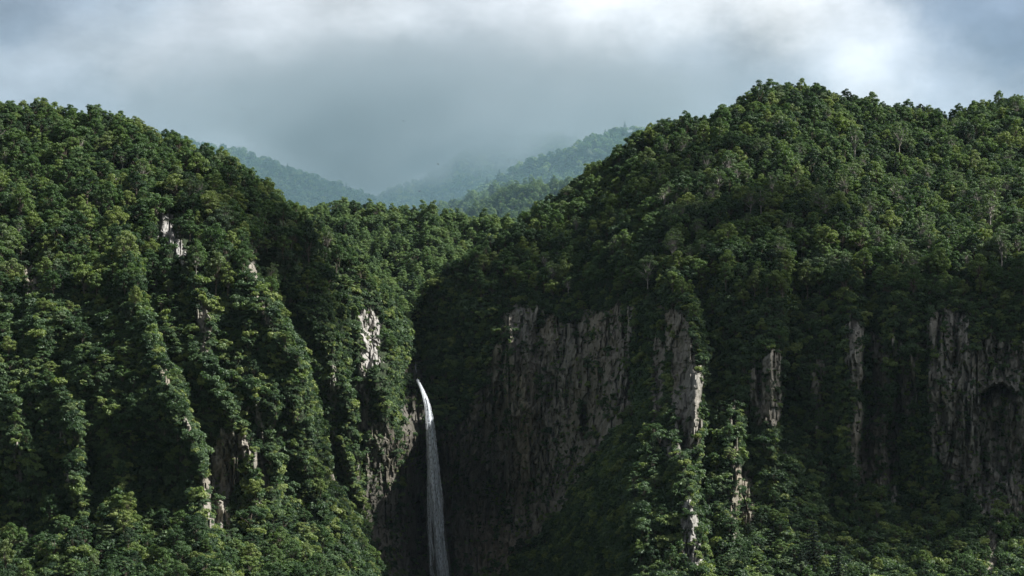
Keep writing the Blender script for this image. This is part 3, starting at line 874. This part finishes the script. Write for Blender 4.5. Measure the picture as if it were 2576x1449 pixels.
stand('ridge_forest', 'broadleaf forest on the low ridges', 'forest', mid)
stand('mountain_forest', 'blue-green forest on the misty mountains', 'forest', far)

# ------------------------------------------------------------------ valley floor under the viewpoint, reaching far
def ground():
    xs = np.linspace(-2000, 2000, 61)
    ys = np.r_[np.linspace(-600, -50, 12), np.linspace(0, 560, 57), np.linspace(700, 4200, 24)]
    X, Y = np.meshgrid(xs, ys)
    Z = np.interp(Y, [-3000, -60, 0, 60, 250, 420, 560, 9000], [-40, -4, -3, -14, -52, -82, -96, -120]) + fbm(X / 200, Y / 60, 201, 3) * np.interp(Y, [0, 60, 200], [0.2, 1.5, 4])
    idx = np.arange(X.size).reshape(X.shape)
    q = np.stack([idx[:-1, :-1], idx[:-1, 1:], idx[1:, 1:], idx[1:, :-1]], -1).reshape(-1, 4)
    z = np.zeros(X.size)
    tag(link('ground', mesh_np('ground', np.stack([X, Y, Z], -1).reshape(-1, 3), q, TERR, True, None, {'rock': z, 'pale': z, 'ochre': z, 'wet': z})), None, None, None, 'structure')
ground()

# ------------------------------------------------------------------ waterfall
def water_mat():
    m, nt, N, L = new_mat('falling_water')
    p = N.new('ShaderNodeBsdfPrincipled')
    p.inputs['Base Color'].default_value = (0.88, 0.92, 0.96, 1); p.inputs['Roughness'].default_value = 0.35
    t = N.new('ShaderNodeBsdfTranslucent'); t.inputs['Color'].default_value = (0.85, 0.9, 0.95, 1)
    mx = N.new('ShaderNodeMixShader'); mx.inputs[0].default_value = 0.4
    L.new(p.outputs[0], mx.inputs[1]); L.new(t.outputs[0], mx.inputs[2])
    geo = N.new('ShaderNodeNewGeometry')
    mp = N.new('ShaderNodeMapping'); mp.inputs['Scale'].default_value = (2.4, 0.6, 0.8); L.new(geo.outputs['Position'], mp.inputs[0])
    n = N.new('ShaderNodeTexNoise'); n.inputs['Scale'].default_value = 1.0; n.inputs['Detail'].default_value = 6; L.new(mp.outputs[0], n.inputs['Vector'])
    al = N.new('ShaderNodeAttribute'); al.attribute_name = 'flow'
    f = mth(nt, 'MULTIPLY', ramp(nt, n.outputs[0], [(0.33, (0.0, 0.0, 0.0)), (0.50, (1, 1, 1))]), al.outputs['Fac'], clamp=True)
    tr = N.new('ShaderNodeBsdfTransparent')
    m2 = N.new('ShaderNodeMixShader'); L.new(f, m2.inputs[0]); L.new(tr.outputs[0], m2.inputs[1]); L.new(mx.outputs[0], m2.inputs[2])
    o = N.new('ShaderNodeOutputMaterial'); L.new(m2.outputs[0], o.inputs['Surface'])
    return m
WP = np.array([(1045, 905), (1045, 928), (1048, 952), (1057, 970), (1065, 988), (1074, 1016), (1081, 1069), (1085, 1129), (1091, 1209), (1098, 1269), (1103, 1350), (1109, 1422), (1116, 1470), (1122, 1560)], float)
def waterfall():
    r = np.random.default_rng(5)
    V, Fc, dens = [], [], []
    o = 0
    vv = np.arange(912, 1560, 5.0)
    cu = np.interp(vv, WP[:, 1], WP[:, 0])
    cu = np.convolve(np.pad(cu, 2, 'edge'), np.ones(5) / 5, 'valid')
    half = np.interp(vv, [912, 950, 990, 1070, 1210, 1350, 1450, 1560], [1.6, 2.0, 3.6, 7.0, 10.5, 13, 15, 18])
    ccol = np.clip(np.round((cu - us[0]) / 3).astype(int), 0, C - 1)
    Drock = np.array([np.interp(-v, -VV[:, c], DD[:, c]) for v, c in zip(vv, ccol)])
    Drock = np.minimum.accumulate(np.convolve(np.pad(Drock, 7, 'edge'), np.ones(15) / 15, 'valid'))
    for k in range(300):
        lane = np.clip(r.normal() * 0.55, -1.5, 1.5)
        lo = int(r.integers(0, len(vv) - 12)) if k > 40 else int(r.integers(0, 30))
        ln = int(r.integers(10, 46)) if k > 40 else int(r.integers(50, 90))
        seg = slice(lo, min(len(vv), lo + ln))
        s = np.arange(len(vv[seg]))
        if len(s) < 6: continue
        wig = fbm(s / 9.0 + k * 7.3, s * 0 + k, 300 + k, 2) * np.interp(vv[seg], [912, 1000, 1100, 1449], [0.5, 0.9, 2.0, 3.4])
        u = cu[seg] + lane * half[seg] + wig
        if lane < -0.75: u = u - r.uniform(2, 9) * np.clip((vv[seg] - 1130) / 200, 0, 1.5)
        D = np.minimum(Drock[seg] - 1.2, np.interp(vv[seg], [930, 958, 1000, 1560], [999, 851, 844, 839])) - r.random() * 2.2
        w = (0.22 + 0.42 * r.random()) * np.interp(vv[seg], [912, 1000, 1200], [0.5, 0.8, 0.95]) * np.sin(np.pi * (s + 0.6) / (len(s) + 0.2)) ** 0.4
        c = at(u, vv[seg], D)
        th = 0.10
        ring = np.stack([c + np.stack([w, 0 * w, 0 * w], -1), c + np.stack([0 * w, 0 * w - th, 0 * w], -1), c - np.stack([w, 0 * w, 0 * w], -1), c + np.stack([0 * w, 0 * w + th, 0 * w], -1)], 1)
        V.append(ring.reshape(-1, 3)); n = len(s)
        for i in range(n - 1):
            for j in range(4):
                Fc.append((o + i * 4 + j, o + i * 4 + (j + 1) % 4, o + (i + 1) * 4 + (j + 1) % 4, o + (i + 1) * 4 + j))
        d = np.interp(vv[seg], [912, 945, 960, 1050, 1200, 1449], [0.4, 0.5, 0.85, 1.2, 1.15, 1.0]) * (0.65 + 0.7 * r.random()) * (1 - 0.5 * min(1.4, abs(lane)))
        dens.append(np.repeat(d * np.sin(np.pi * (s + 0.5) / len(s)) ** 0.5, 4)); o += 4 * n
    import bmesh
    bm = bmesh.new(); bmesh.ops.create_icosphere(bm, subdivisions=3, radius=1.0)
    S0 = np.array([v.co[:] for v in bm.verts]); S1 = np.array([[v.index for v in f.verts] for f in bm.faces]); bm.free()
    m, nt, N, L = new_mat('spray_vapour')
    pv = N.new('ShaderNodeVolumePrincipled'); pv.inputs['Color'].default_value = (0.95, 0.97, 1.0, 1); pv.inputs['Density'].default_value = 0.022
    oo = N.new('ShaderNodeOutputMaterial'); L.new(pv.outputs[0], oo.inputs['Volume'])
    q = at(1106, 1430, 838.0)
    tilt = S0 * np.array([5.0, 3.0, 33.0]); tilt[:, 0] -= tilt[:, 2] * 0.10
    tag(link('spray', mesh_np('spray', tilt + q, S1, m, True)), 'thin white spray drifting round the lower waterfall', 'spray', None, 'stuff')
    me = mesh_np('waterfall', np.concatenate(V), np.array(Fc), water_mat(), True, None, {'flow': np.concatenate(dens)})
    tag(link('waterfall', me), 'thin white waterfall dropping down the dark cliff', 'waterfall', None, 'structure')
waterfall()

# ------------------------------------------------------------------ birds
def bird_mesh():
    rings = []
    for t, rad in ((-0.26, 0.012), (-0.2, 0.04), (-0.08, 0.07), (0.06, 0.075), (0.15, 0.05), (0.2, 0.045), (0.24, 0.03), (0.29, 0.006)):
        rings.append((t, rad))
    body = tube([(t, 0, 0.01 * math.sin(t * 8)) for t, _ in rings], [q for _, q in rings], 8)
    parts = [body]
    for sg in (-1, 1):
        sec = [(0.03, 0.05, 0.02, 0.17), (0.10, 0.22, 0.12, 0.16), (0.07, 0.42, 0.10, 0.12), (-0.04, 0.60, 0.03, 0.04)]
        V = []
        for x, y, z, ch in sec:
            V += [(x, sg * y, z), (x - ch * .4, sg * y, z + 0.012), (x - ch, sg * y, z - 0.004), (x - ch * .4, sg * y, z - 0.006)]
        Fq = []
        for i in range(3):
            for j in range(4):
                Fq.append((i * 4 + j, i * 4 + (j + 1) % 4, i * 4 + 4 + (j + 1) % 4, i * 4 + 4 + j))
        parts.append((np.array(V, float), np.array(Fq)))
    parts.append((np.array([(-0.22, -.02, 0), (-0.22, .02, 0), (-0.42, .09, 0), (-0.42, -.09, 0), (-0.22, -.02, .012), (-0.22, .02, .012), (-0.42, .09, .006), (-0.42, -.09, .006)], float),
                  np.array([(0, 1, 2, 3), (4, 7, 6, 5), (0, 4, 5, 1), (1, 5, 6, 2), (2, 6, 7, 3), (3, 7, 4, 0)])))
    return join(parts)
bm_, nt_, N_, L_ = new_mat('dark_feathers')
p_ = N_.new('ShaderNodeBsdfPrincipled'); n_ = N_.new('ShaderNodeTexNoise'); n_.inputs['Scale'].default_value = 20
L_.new(ramp(nt_, n_.outputs[0], [(0.4, (0.012, 0.011, 0.010)), (0.6, (0.035, 0.030, 0.026))]), p_.inputs['Base Color'])
o_ = N_.new('ShaderNodeOutputMaterial'); L_.new(p_.outputs[0], o_.inputs['Surface'])
bv, bf = bird_mesh()
bird_me = mesh_np('bird', bv, bf, bm_, True)
for u, v, D, rz, rx, lab in ((1102, 413, 520, 0.5, 0.5, 'small dark bird gliding just in front of the misty mountain slope'), (1056, 481, 480, 2.4, -0.5, 'small dark bird low over the valley before the misty forest'),
                             (1015, 304, 620, 1.2, 0.3, 'tiny dark bird alone against the grey cloud'), (609, 273, 640, -0.4, 0.4, 'tiny dark bird in pale sky above the hillside crest')):
    b = link('bird', bird_me); b.location = at(u, v, D); b.rotation_euler = (rx, 0.2, rz)
    tag(b, lab, 'bird', 'birds over the valley')

# ------------------------------------------------------------------ low cloud on the far mountains, and haze
def low_cloud():
    # rounded bank of cloud around the mountain tops
    bpy_me = bpy.data.meshes.new('low_cloud')
    import bmesh
    bm = bmesh.new()
    bmesh.ops.create_icosphere(bm, subdivisions=4, radius=1.0)
    V = np.array([v.co[:] for v in bm.verts]); Fq = np.array([[v.index for v in f.verts] for f in bm.faces]); bm.free()
    c = at(1200, 385, 2880); semi = np.array([740, 700, 175])
    V = V * semi + c
    m, nt, N, L = new_mat('cloud_vapour_shade_grey')
    geo = N.new('ShaderNodeNewGeometry')
    sep = N.new('ShaderNodeSeparateXYZ'); L.new(geo.outputs['Position'], sep.inputs[0])
    mp = N.new('ShaderNodeMapping'); mp.inputs['Scale'].default_value = (0.0075, 0.004, 0.0095); L.new(geo.outputs['Position'], mp.inputs[0])
    n = N.new('ShaderNodeTexNoise'); n.inputs['Scale'].default_value = 1.0; n.inputs['Detail'].default_value = 4; n.inputs['Roughness'].default_value = 0.6; L.new(mp.outputs[0], n.inputs['Vector'])
    # ragged base: lower over the valley, higher to the sides
    base = mth(nt, 'ADD', CLOUD_BASE, mth(nt, 'MULTIPLY', mth(nt, 'ABSOLUTE', mth(nt, 'ADD', sep.outputs[0], 215.0)), 0.17))
    base = mth(nt, 'MULTIPLY_ADD', mth(nt, 'SUBTRACT', n.outputs[0], 0.5), 230.0, base)
    d = mth(nt, 'DIVIDE', mth(nt, 'SUBTRACT', sep.outputs[2], base), 90.0, clamp=True)
    e = N.new('ShaderNodeVectorMath'); e.operation = 'SUBTRACT'; L.new(geo.outputs['Position'], e.inputs[0]); e.inputs[1].default_value = tuple(c)
    e2_ = N.new('ShaderNodeVectorMath'); e2_.operation = 'DIVIDE'; L.new(e.outputs[0], e2_.inputs[0]); e2_.inputs[1].default_value = tuple(semi)
    e3_ = N.new('ShaderNodeVectorMath'); e3_.operation = 'LENGTH'; L.new(e2_.outputs[0], e3_.inputs[0])
    fo = mth(nt, 'SUBTRACT', mth(nt, 'MULTIPLY_ADD', n.outputs[0], 1.0, 0.45), e3_.outputs['Value'], clamp=True)
    fo = mth(nt, 'MULTIPLY', fo, 1.5, clamp=True)
    mp2 = N.new('ShaderNodeMapping'); mp2.inputs['Scale'].default_value = (0.0030, 0.0014, 0.0050); mp2.inputs['Location'].default_value = (3.1, 0.4, 1.7); L.new(geo.outputs['Position'], mp2.inputs[0])
    n2 = N.new('ShaderNodeTexNoise'); n2.inputs['Scale'].default_value = 1.0; n2.inputs['Detail'].default_value = 3; L.new(mp2.outputs[0], n2.inputs['Vector'])
    topz = mth(nt, 'MULTIPLY_ADD', mth(nt, 'SUBTRACT', n2.outputs[0], 0.5), 200.0, 492.0)
    tf = mth(nt, 'DIVIDE', mth(nt, 'SUBTRACT', topz, sep.outputs[2]), 110.0, clamp=True)
    fo = mth(nt, 'MULTIPLY', fo, tf)
    d = mth(nt, 'MULTIPLY', mth(nt, 'MULTIPLY', mth(nt, 'POWER', d, 1.4), fo), CLOUD_DENS)
    pv = N.new('ShaderNodeVolumePrincipled'); pv.inputs['Color'].default_value = (0.34, 0.375, 0.415, 1); pv.inputs['Anisotropy'].default_value = 0.0  # white vapour darkened to grey: the bank's shade is put into its colour
    L.new(d, pv.inputs['Density'])
    o = N.new('ShaderNodeOutputMaterial'); L.new(pv.outputs[0], o.inputs['Volume'])
    tag(link('low_cloud', mesh_np('low_cloud', V, Fq, m, True)), 'low cloud resting on the misty mountains, greyed in colour for shade', 'cloud', None, 'stuff')
CLOUD_BASE, CLOUD_DENS = 328.0, 0.03
low_cloud()

def added_shade_cloud():
    # unseen cloud puffs, added up the sun's path to shade chosen slopes
    import bmesh
    r = np.random.default_rng(3)
    bm = bmesh.new(); bmesh.ops.create_icosphere(bm, subdivisions=3, radius=1.0)
    V0_ = np.array([v.co[:] for v in bm.verts]); F0_ = np.array([[v.index for v in f.verts] for f in bm.faces]); bm.free()
    m, nt, N, L = new_mat('added_shade_cloud_vapour')
    pv = N.new('ShaderNodeVolumePrincipled'); pv.inputs['Color'].default_value = (0.95, 0.96, 0.97, 1); pv.inputs['Density'].default_value = 0.022
    o = N.new('ShaderNodeOutputMaterial'); L.new(pv.outputs[0], o.inputs['Volume'])
    for u, v, D, ax, ay in ((1330, 690, 870, 48, 26), (1660, 760, 800, 46, 26), (1870, 825, 750, 54, 24), (2110, 885, 741, 58, 24), (2340, 945, 733, 60, 26), (2560, 990, 730, 60, 32),
                            (2400, 1240, 704, 62, 26), (1480, 990, 815, 40, 24), (700, 590, 748, 54, 32), (845, 660, 768, 26, 17), (890, 1110, 722, 30, 24), (2720, 860, 742, 60, 32)):
        q = at(u, v, D); q = q + SUN / SUN[2] * (735 - q[2]); cx, cy_, cz = q; az = 30
        d = 1 + 0.22 * fbm(V0_[:, 0] * 2 + cx, V0_[:, 1] * 2 + V0_[:, 2], 77, 3)
        V = V0_ * d[:, None] * np.array([ax, ay, az]) + np.array([cx, cy_, cz])
        tag(link('added_shade_cloud', mesh_np('added_shade_cloud', V, F0_, m, True)), 'unseen cloud puff added above the view to shade the slopes', 'cloud', 'added shade clouds', 'stuff')
added_shade_cloud()

def haze():
    x0, x1, y0, y1, z0, z1 = -2050, 2050, -650, 4250, -135, 640
    V = np.array([(x, y, z) for z in (z0, z1) for y in (y0, y1) for x in (x0, x1)], float)
    Fq = np.array([(0, 2, 3, 1), (4, 5, 7, 6), (0, 1, 5, 4), (2, 6, 7, 3), (0, 4, 6, 2), (1, 3, 7, 5)])
    m, nt, N, L = new_mat('valley_haze')
    pv = N.new('ShaderNodeVolumePrincipled'); pv.inputs['Color'].default_value = (0.62, 0.84, 1.0, 1); pv.inputs['Density'].default_value = HAZE
    pv.inputs['Anisotropy'].default_value = 0.1
    o = N.new('ShaderNodeOutputMaterial'); L.new(pv.outputs[0], o.inputs['Volume'])
    tag(link('haze', mesh_np('haze', V, Fq, m)), 'thin blue haze in the valley air', 'haze', None, 'stuff')
def valley_mist():
    import bmesh
    bm = bmesh.new(); bmesh.ops.create_icosphere(bm, subdivisions=4, radius=1.0)
    V = np.array([v.co[:] for v in bm.verts]); Fq = np.array([[v.index for v in f.verts] for f in bm.faces]); bm.free()
    V = np.sign(V) * np.abs(V) ** 0.6
    V = V * np.array([620, 1050, 190]) + np.array([0, 2280, 215])
    m, nt, N, L = new_mat('mist_vapour')
    pv = N.new('ShaderNodeVolumePrincipled'); pv.inputs['Color'].default_value = (0.50, 0.80, 0.95, 1); pv.inputs['Density'].default_value = MIST
    o = N.new('ShaderNodeOutputMaterial'); L.new(pv.outputs[0], o.inputs['Volume'])
    tag(link('valley_mist', mesh_np('valley_mist', V, Fq, m, True)), 'pale blue mist filling the valley before the misty mountains', 'mist', None, 'stuff')
MIST = 0.00023
valley_mist()
HAZE = 0.000010
haze()

# ------------------------------------------------------------------ sky and light
sd = bpy.data.lights.new('sun', 'SUN'); sd.energy = 5.0; sd.angle = math.radians(0.5); sd.color = (1.0, 0.97, 0.92)
so = bpy.data.objects.new('sun', sd); COL.objects.link(so)
so.rotation_euler = Vector(-SUN).to_track_quat('-Z', 'Y').to_euler()

def s2l(c):
    c = np.asarray(c, float) / 255
    return np.where(c < 0.04045, c / 12.92, ((c + 0.055) / 1.055) ** 2.4)

SKYPTS = [(40, 40, 150, 170, 196), (300, 20, 182, 200, 222), (400, 150, 204, 209, 219), (100, 160, 186, 196, 211), (180, 240, 160, 174, 192), (450, 300, 146, 158, 174),
          (700, 90, 210, 214, 222), (690, 240, 142, 150, 160), (880, 150, 150, 155, 161), (950, 260, 105, 113, 118), (1160, 330, 98, 108, 114), (1300, 40, 228, 232, 240),
          (1120, 110, 186, 192, 202), (1500, 50, 238, 241, 247), (1720, 40, 240, 243, 248), (1950, 60, 252, 253, 255), (2150, 100, 236, 240, 248), (2310, 40, 138, 160, 190),
          (2520, 120, 122, 147, 180), (2420, 200, 184, 198, 218), (1950, 165, 146, 162, 184), (1700, 140, 186, 195, 206), (1560, 190, 166, 173, 183), (1380, 250, 122, 132, 138),
          (1620, 280, 150, 161, 168), (1250, 190, 150, 156, 164), (1800, 220, 170, 184, 203), (850, 390, 140, 157, 171), (1050, 450, 122, 146, 160), (2520, 20, 150, 170, 198),
          (600, 350, 150, 164, 178), (1430, 380, 122, 134, 142), (250, 100, 190, 200, 214), (2230, 180, 214, 222, 234),
          (1250, 110, 200, 205, 213), (1400, 130, 206, 209, 216), (1480, 175, 158, 164, 171), (1850, 110, 216, 221, 229), (2050, 130, 200, 210, 224), (2250, 110, 226, 233, 243),
          (2360, 130, 160, 176, 202), (820, 100, 176, 180, 188), (860, 50, 208, 211, 217), (770, 190, 146, 152, 161), (1000, 160, 138, 142, 148), (1060, 200, 152, 156, 162),
          (560, 150, 195, 200, 210), (560, 240, 160, 171, 184), (30, 200, 165, 180, 198), (330, 90, 198, 206, 217), (230, 30, 160, 178, 203), (1000, 50, 214, 218, 225), (1620, 110, 205, 210, 218),
          (1500, 290, 138, 148, 154), (1750, 170, 176, 187, 202), (700, 320, 138, 154, 166), (2450, 60, 128, 152, 184)]
def world():
    w = bpy.data.worlds.new('World'); SC.world = w; w.use_nodes = True
    nt = w.node_tree; N, L = nt.nodes, nt.links; N.clear()
    S = 0.1
    sky = N.new('ShaderNodeTexSky'); sky.sky_type = 'NISHITA'; sky.sun_disc = False
    sky.sun_elevation = math.asin(SUN[2]); sky.sun_rotation = math.atan2(SUN[0], SUN[1])
    tc = N.new('ShaderNodeTexCoord')
    def noise(scale, detail, rough=0.55, sc=(1, 1, 1)):
        mp = N.new('ShaderNodeMapping'); mp.inputs['Scale'].default_value = sc; L.new(tc.outputs['Generated'], mp.inputs[0])
        n = N.new('ShaderNodeTexNoise'); n.inputs['Scale'].default_value = scale; n.inputs['Detail'].default_value = detail; n.inputs['Roughness'].default_value = rough
        L.new(mp.outputs[0], n.inputs['Vector']); return n
    wn = noise(16, 8, 0.62)
    vm = N.new('ShaderNodeVectorMath'); vm.operation = 'MULTIPLY_ADD'; L.new(wn.outputs['Color'], vm.inputs[0]); vm.inputs[1].default_value = (0.07, 0.07, 0.05)
    vs = N.new('ShaderNodeVectorMath'); vs.operation = 'ADD'; vs.inputs[1].default_value = (-0.035, -0.035, -0.025); L.new(tc.outputs['Generated'], vs.inputs[0])
    L.new(vs.outputs[0], vm.inputs[2])
    sp = N.new('ShaderNodeSeparateXYZ'); L.new(vm.outputs[0], sp.inputs[0])
    y = mth(nt, 'MAXIMUM', sp.outputs[1], 0.08)
    cb = N.new('ShaderNodeCombineXYZ'); L.new(mth(nt, 'DIVIDE', sp.outputs[0], y), cb.inputs[0]); L.new(mth(nt, 'DIVIDE', sp.outputs[2], y), cb.inputs[1])
    pts = np.array(SKYPTS, float)
    pp = at(pts[:, 0], pts[:, 1], np.ones(len(pts)))
    ctr = pp[:, [0, 2]]
    sig = np.array([0.0215, 0.0160])
    base = np.array([0.285, 0.32, 0.37]) / 2 ** EXPO
    tgt = s2l(pts[:, 2:]); lum = tgt.mean(1, keepdims=True)
    tgt = (lum + (tgt - lum) * 0.8) * lum ** 0.20 * 1.16 / 2 ** EXPO
    acc = wacc = None
    for i in range(len(pts)):
        mp = N.new('ShaderNodeMapping'); L.new(cb.outputs[0], mp.inputs[0])
        mp.inputs['Scale'].default_value = (1 / sig[0], 1 / sig[1], 0)
        mp.inputs['Location'].default_value = (-ctr[i, 0] / sig[0], -ctr[i, 1] / sig[1], 0)
        dt = N.new('ShaderNodeVectorMath'); dt.operation = 'DOT_PRODUCT'; L.new(mp.outputs[0], dt.inputs[0]); L.new(mp.outputs[0], dt.inputs[1])
        ex = mth(nt, 'EXPONENT', mth(nt, 'MULTIPLY', dt.outputs['Value'], -1.0))
        ma = N.new('ShaderNodeVectorMath'); ma.operation = 'MULTIPLY_ADD'
        L.new(ex, ma.inputs[0]); ma.inputs[1].default_value = tuple(tgt[i])
        if acc is None: ma.inputs[2].default_value = tuple(base * 0.01)
        else: L.new(acc, ma.inputs[2])
        acc = ma.outputs[0]
        wacc = mth(nt, 'ADD', ex, 0.01 if wacc is None else wacc)
    dv = N.new('ShaderNodeVectorMath'); dv.operation = 'SCALE'; L.new(acc, dv.inputs[0]); L.new(mth(nt, 'DIVIDE', 1.0, wacc), dv.inputs['Scale'])
    acc = dv.outputs[0]
    n1 = noise(11, 8, 0.62, (1, 1, 1.8)); n2 = noise(3.0, 5, 0.55)
    mod = mth(nt, 'MULTIPLY_ADD', n1.outputs[0], 1.7, 0.16)
    sc1 = N.new('ShaderNodeVectorMath'); sc1.operation = 'SCALE'; L.new(acc, sc1.inputs[0]); L.new(mod, sc1.inputs['Scale'])
    # sky away from the view: broken cloud over blue
    gen = mixc(nt, ramp(nt, n2.outputs[0], [(0.36, (0, 0, 0)), (0.56, (1, 1, 1))]), (0.16, 0.20, 0.27), (0.40, 0.42, 0.45))
    gs = N.new('ShaderNodeVectorMath'); gs.operation = 'SCALE'; L.new(gen, gs.inputs[0]); gs.inputs['Scale'].default_value = AMB
    sy = N.new('ShaderNodeSeparateXYZ'); L.new(tc.outputs['Generated'], sy.inputs[0])
    mr = N.new('ShaderNodeMapRange'); mr.interpolation_type = 'SMOOTHSTEP'; L.new(sy.outputs[1], mr.inputs[0]); mr.inputs[1].default_value = 0.72; mr.inputs[2].default_value = 0.93
    cl = mixc(nt, mr.outputs[0], gs.outputs[0], sc1.outputs[0])
    up = N.new('ShaderNodeVectorMath'); up.operation = 'SCALE'; L.new(cl, up.inputs[0]); up.inputs['Scale'].default_value = 1 / S
    col = mixc(nt, 0.975, sky.outputs[0], up.outputs[0])
    bg = N.new('ShaderNodeBackground'); bg.inputs['Strength'].default_value = S; L.new(col, bg.inputs['Color'])
    o = N.new('ShaderNodeOutputWorld'); L.new(bg.outputs[0], o.inputs['Surface'])
AMB = 0.50
world()

# ------------------------------------------------------------------ render settings
vs_ = SC.view_settings
vs_.view_transform = 'Standard'; vs_.look = 'None'; vs_.exposure = EXPO; vs_.gamma = 1.0; vs_.use_curve_mapping = False
cy = SC.cycles
cy.max_bounces = 5; cy.diffuse_bounces = 2; cy.glossy_bounces = 2; cy.transmission_bounces = 3; cy.transparent_max_bounces = 24; cy.volume_bounces = 2
cy.volume_step_rate = 1.0; cy.volume_max_steps = 96
cy.use_denoising = True
try:
    cy.denoiser = 'OPENIMAGEDENOISE'; cy.denoising_input_passes = 'RGB_ALBEDO_NORMAL'
except Exception:
    pass
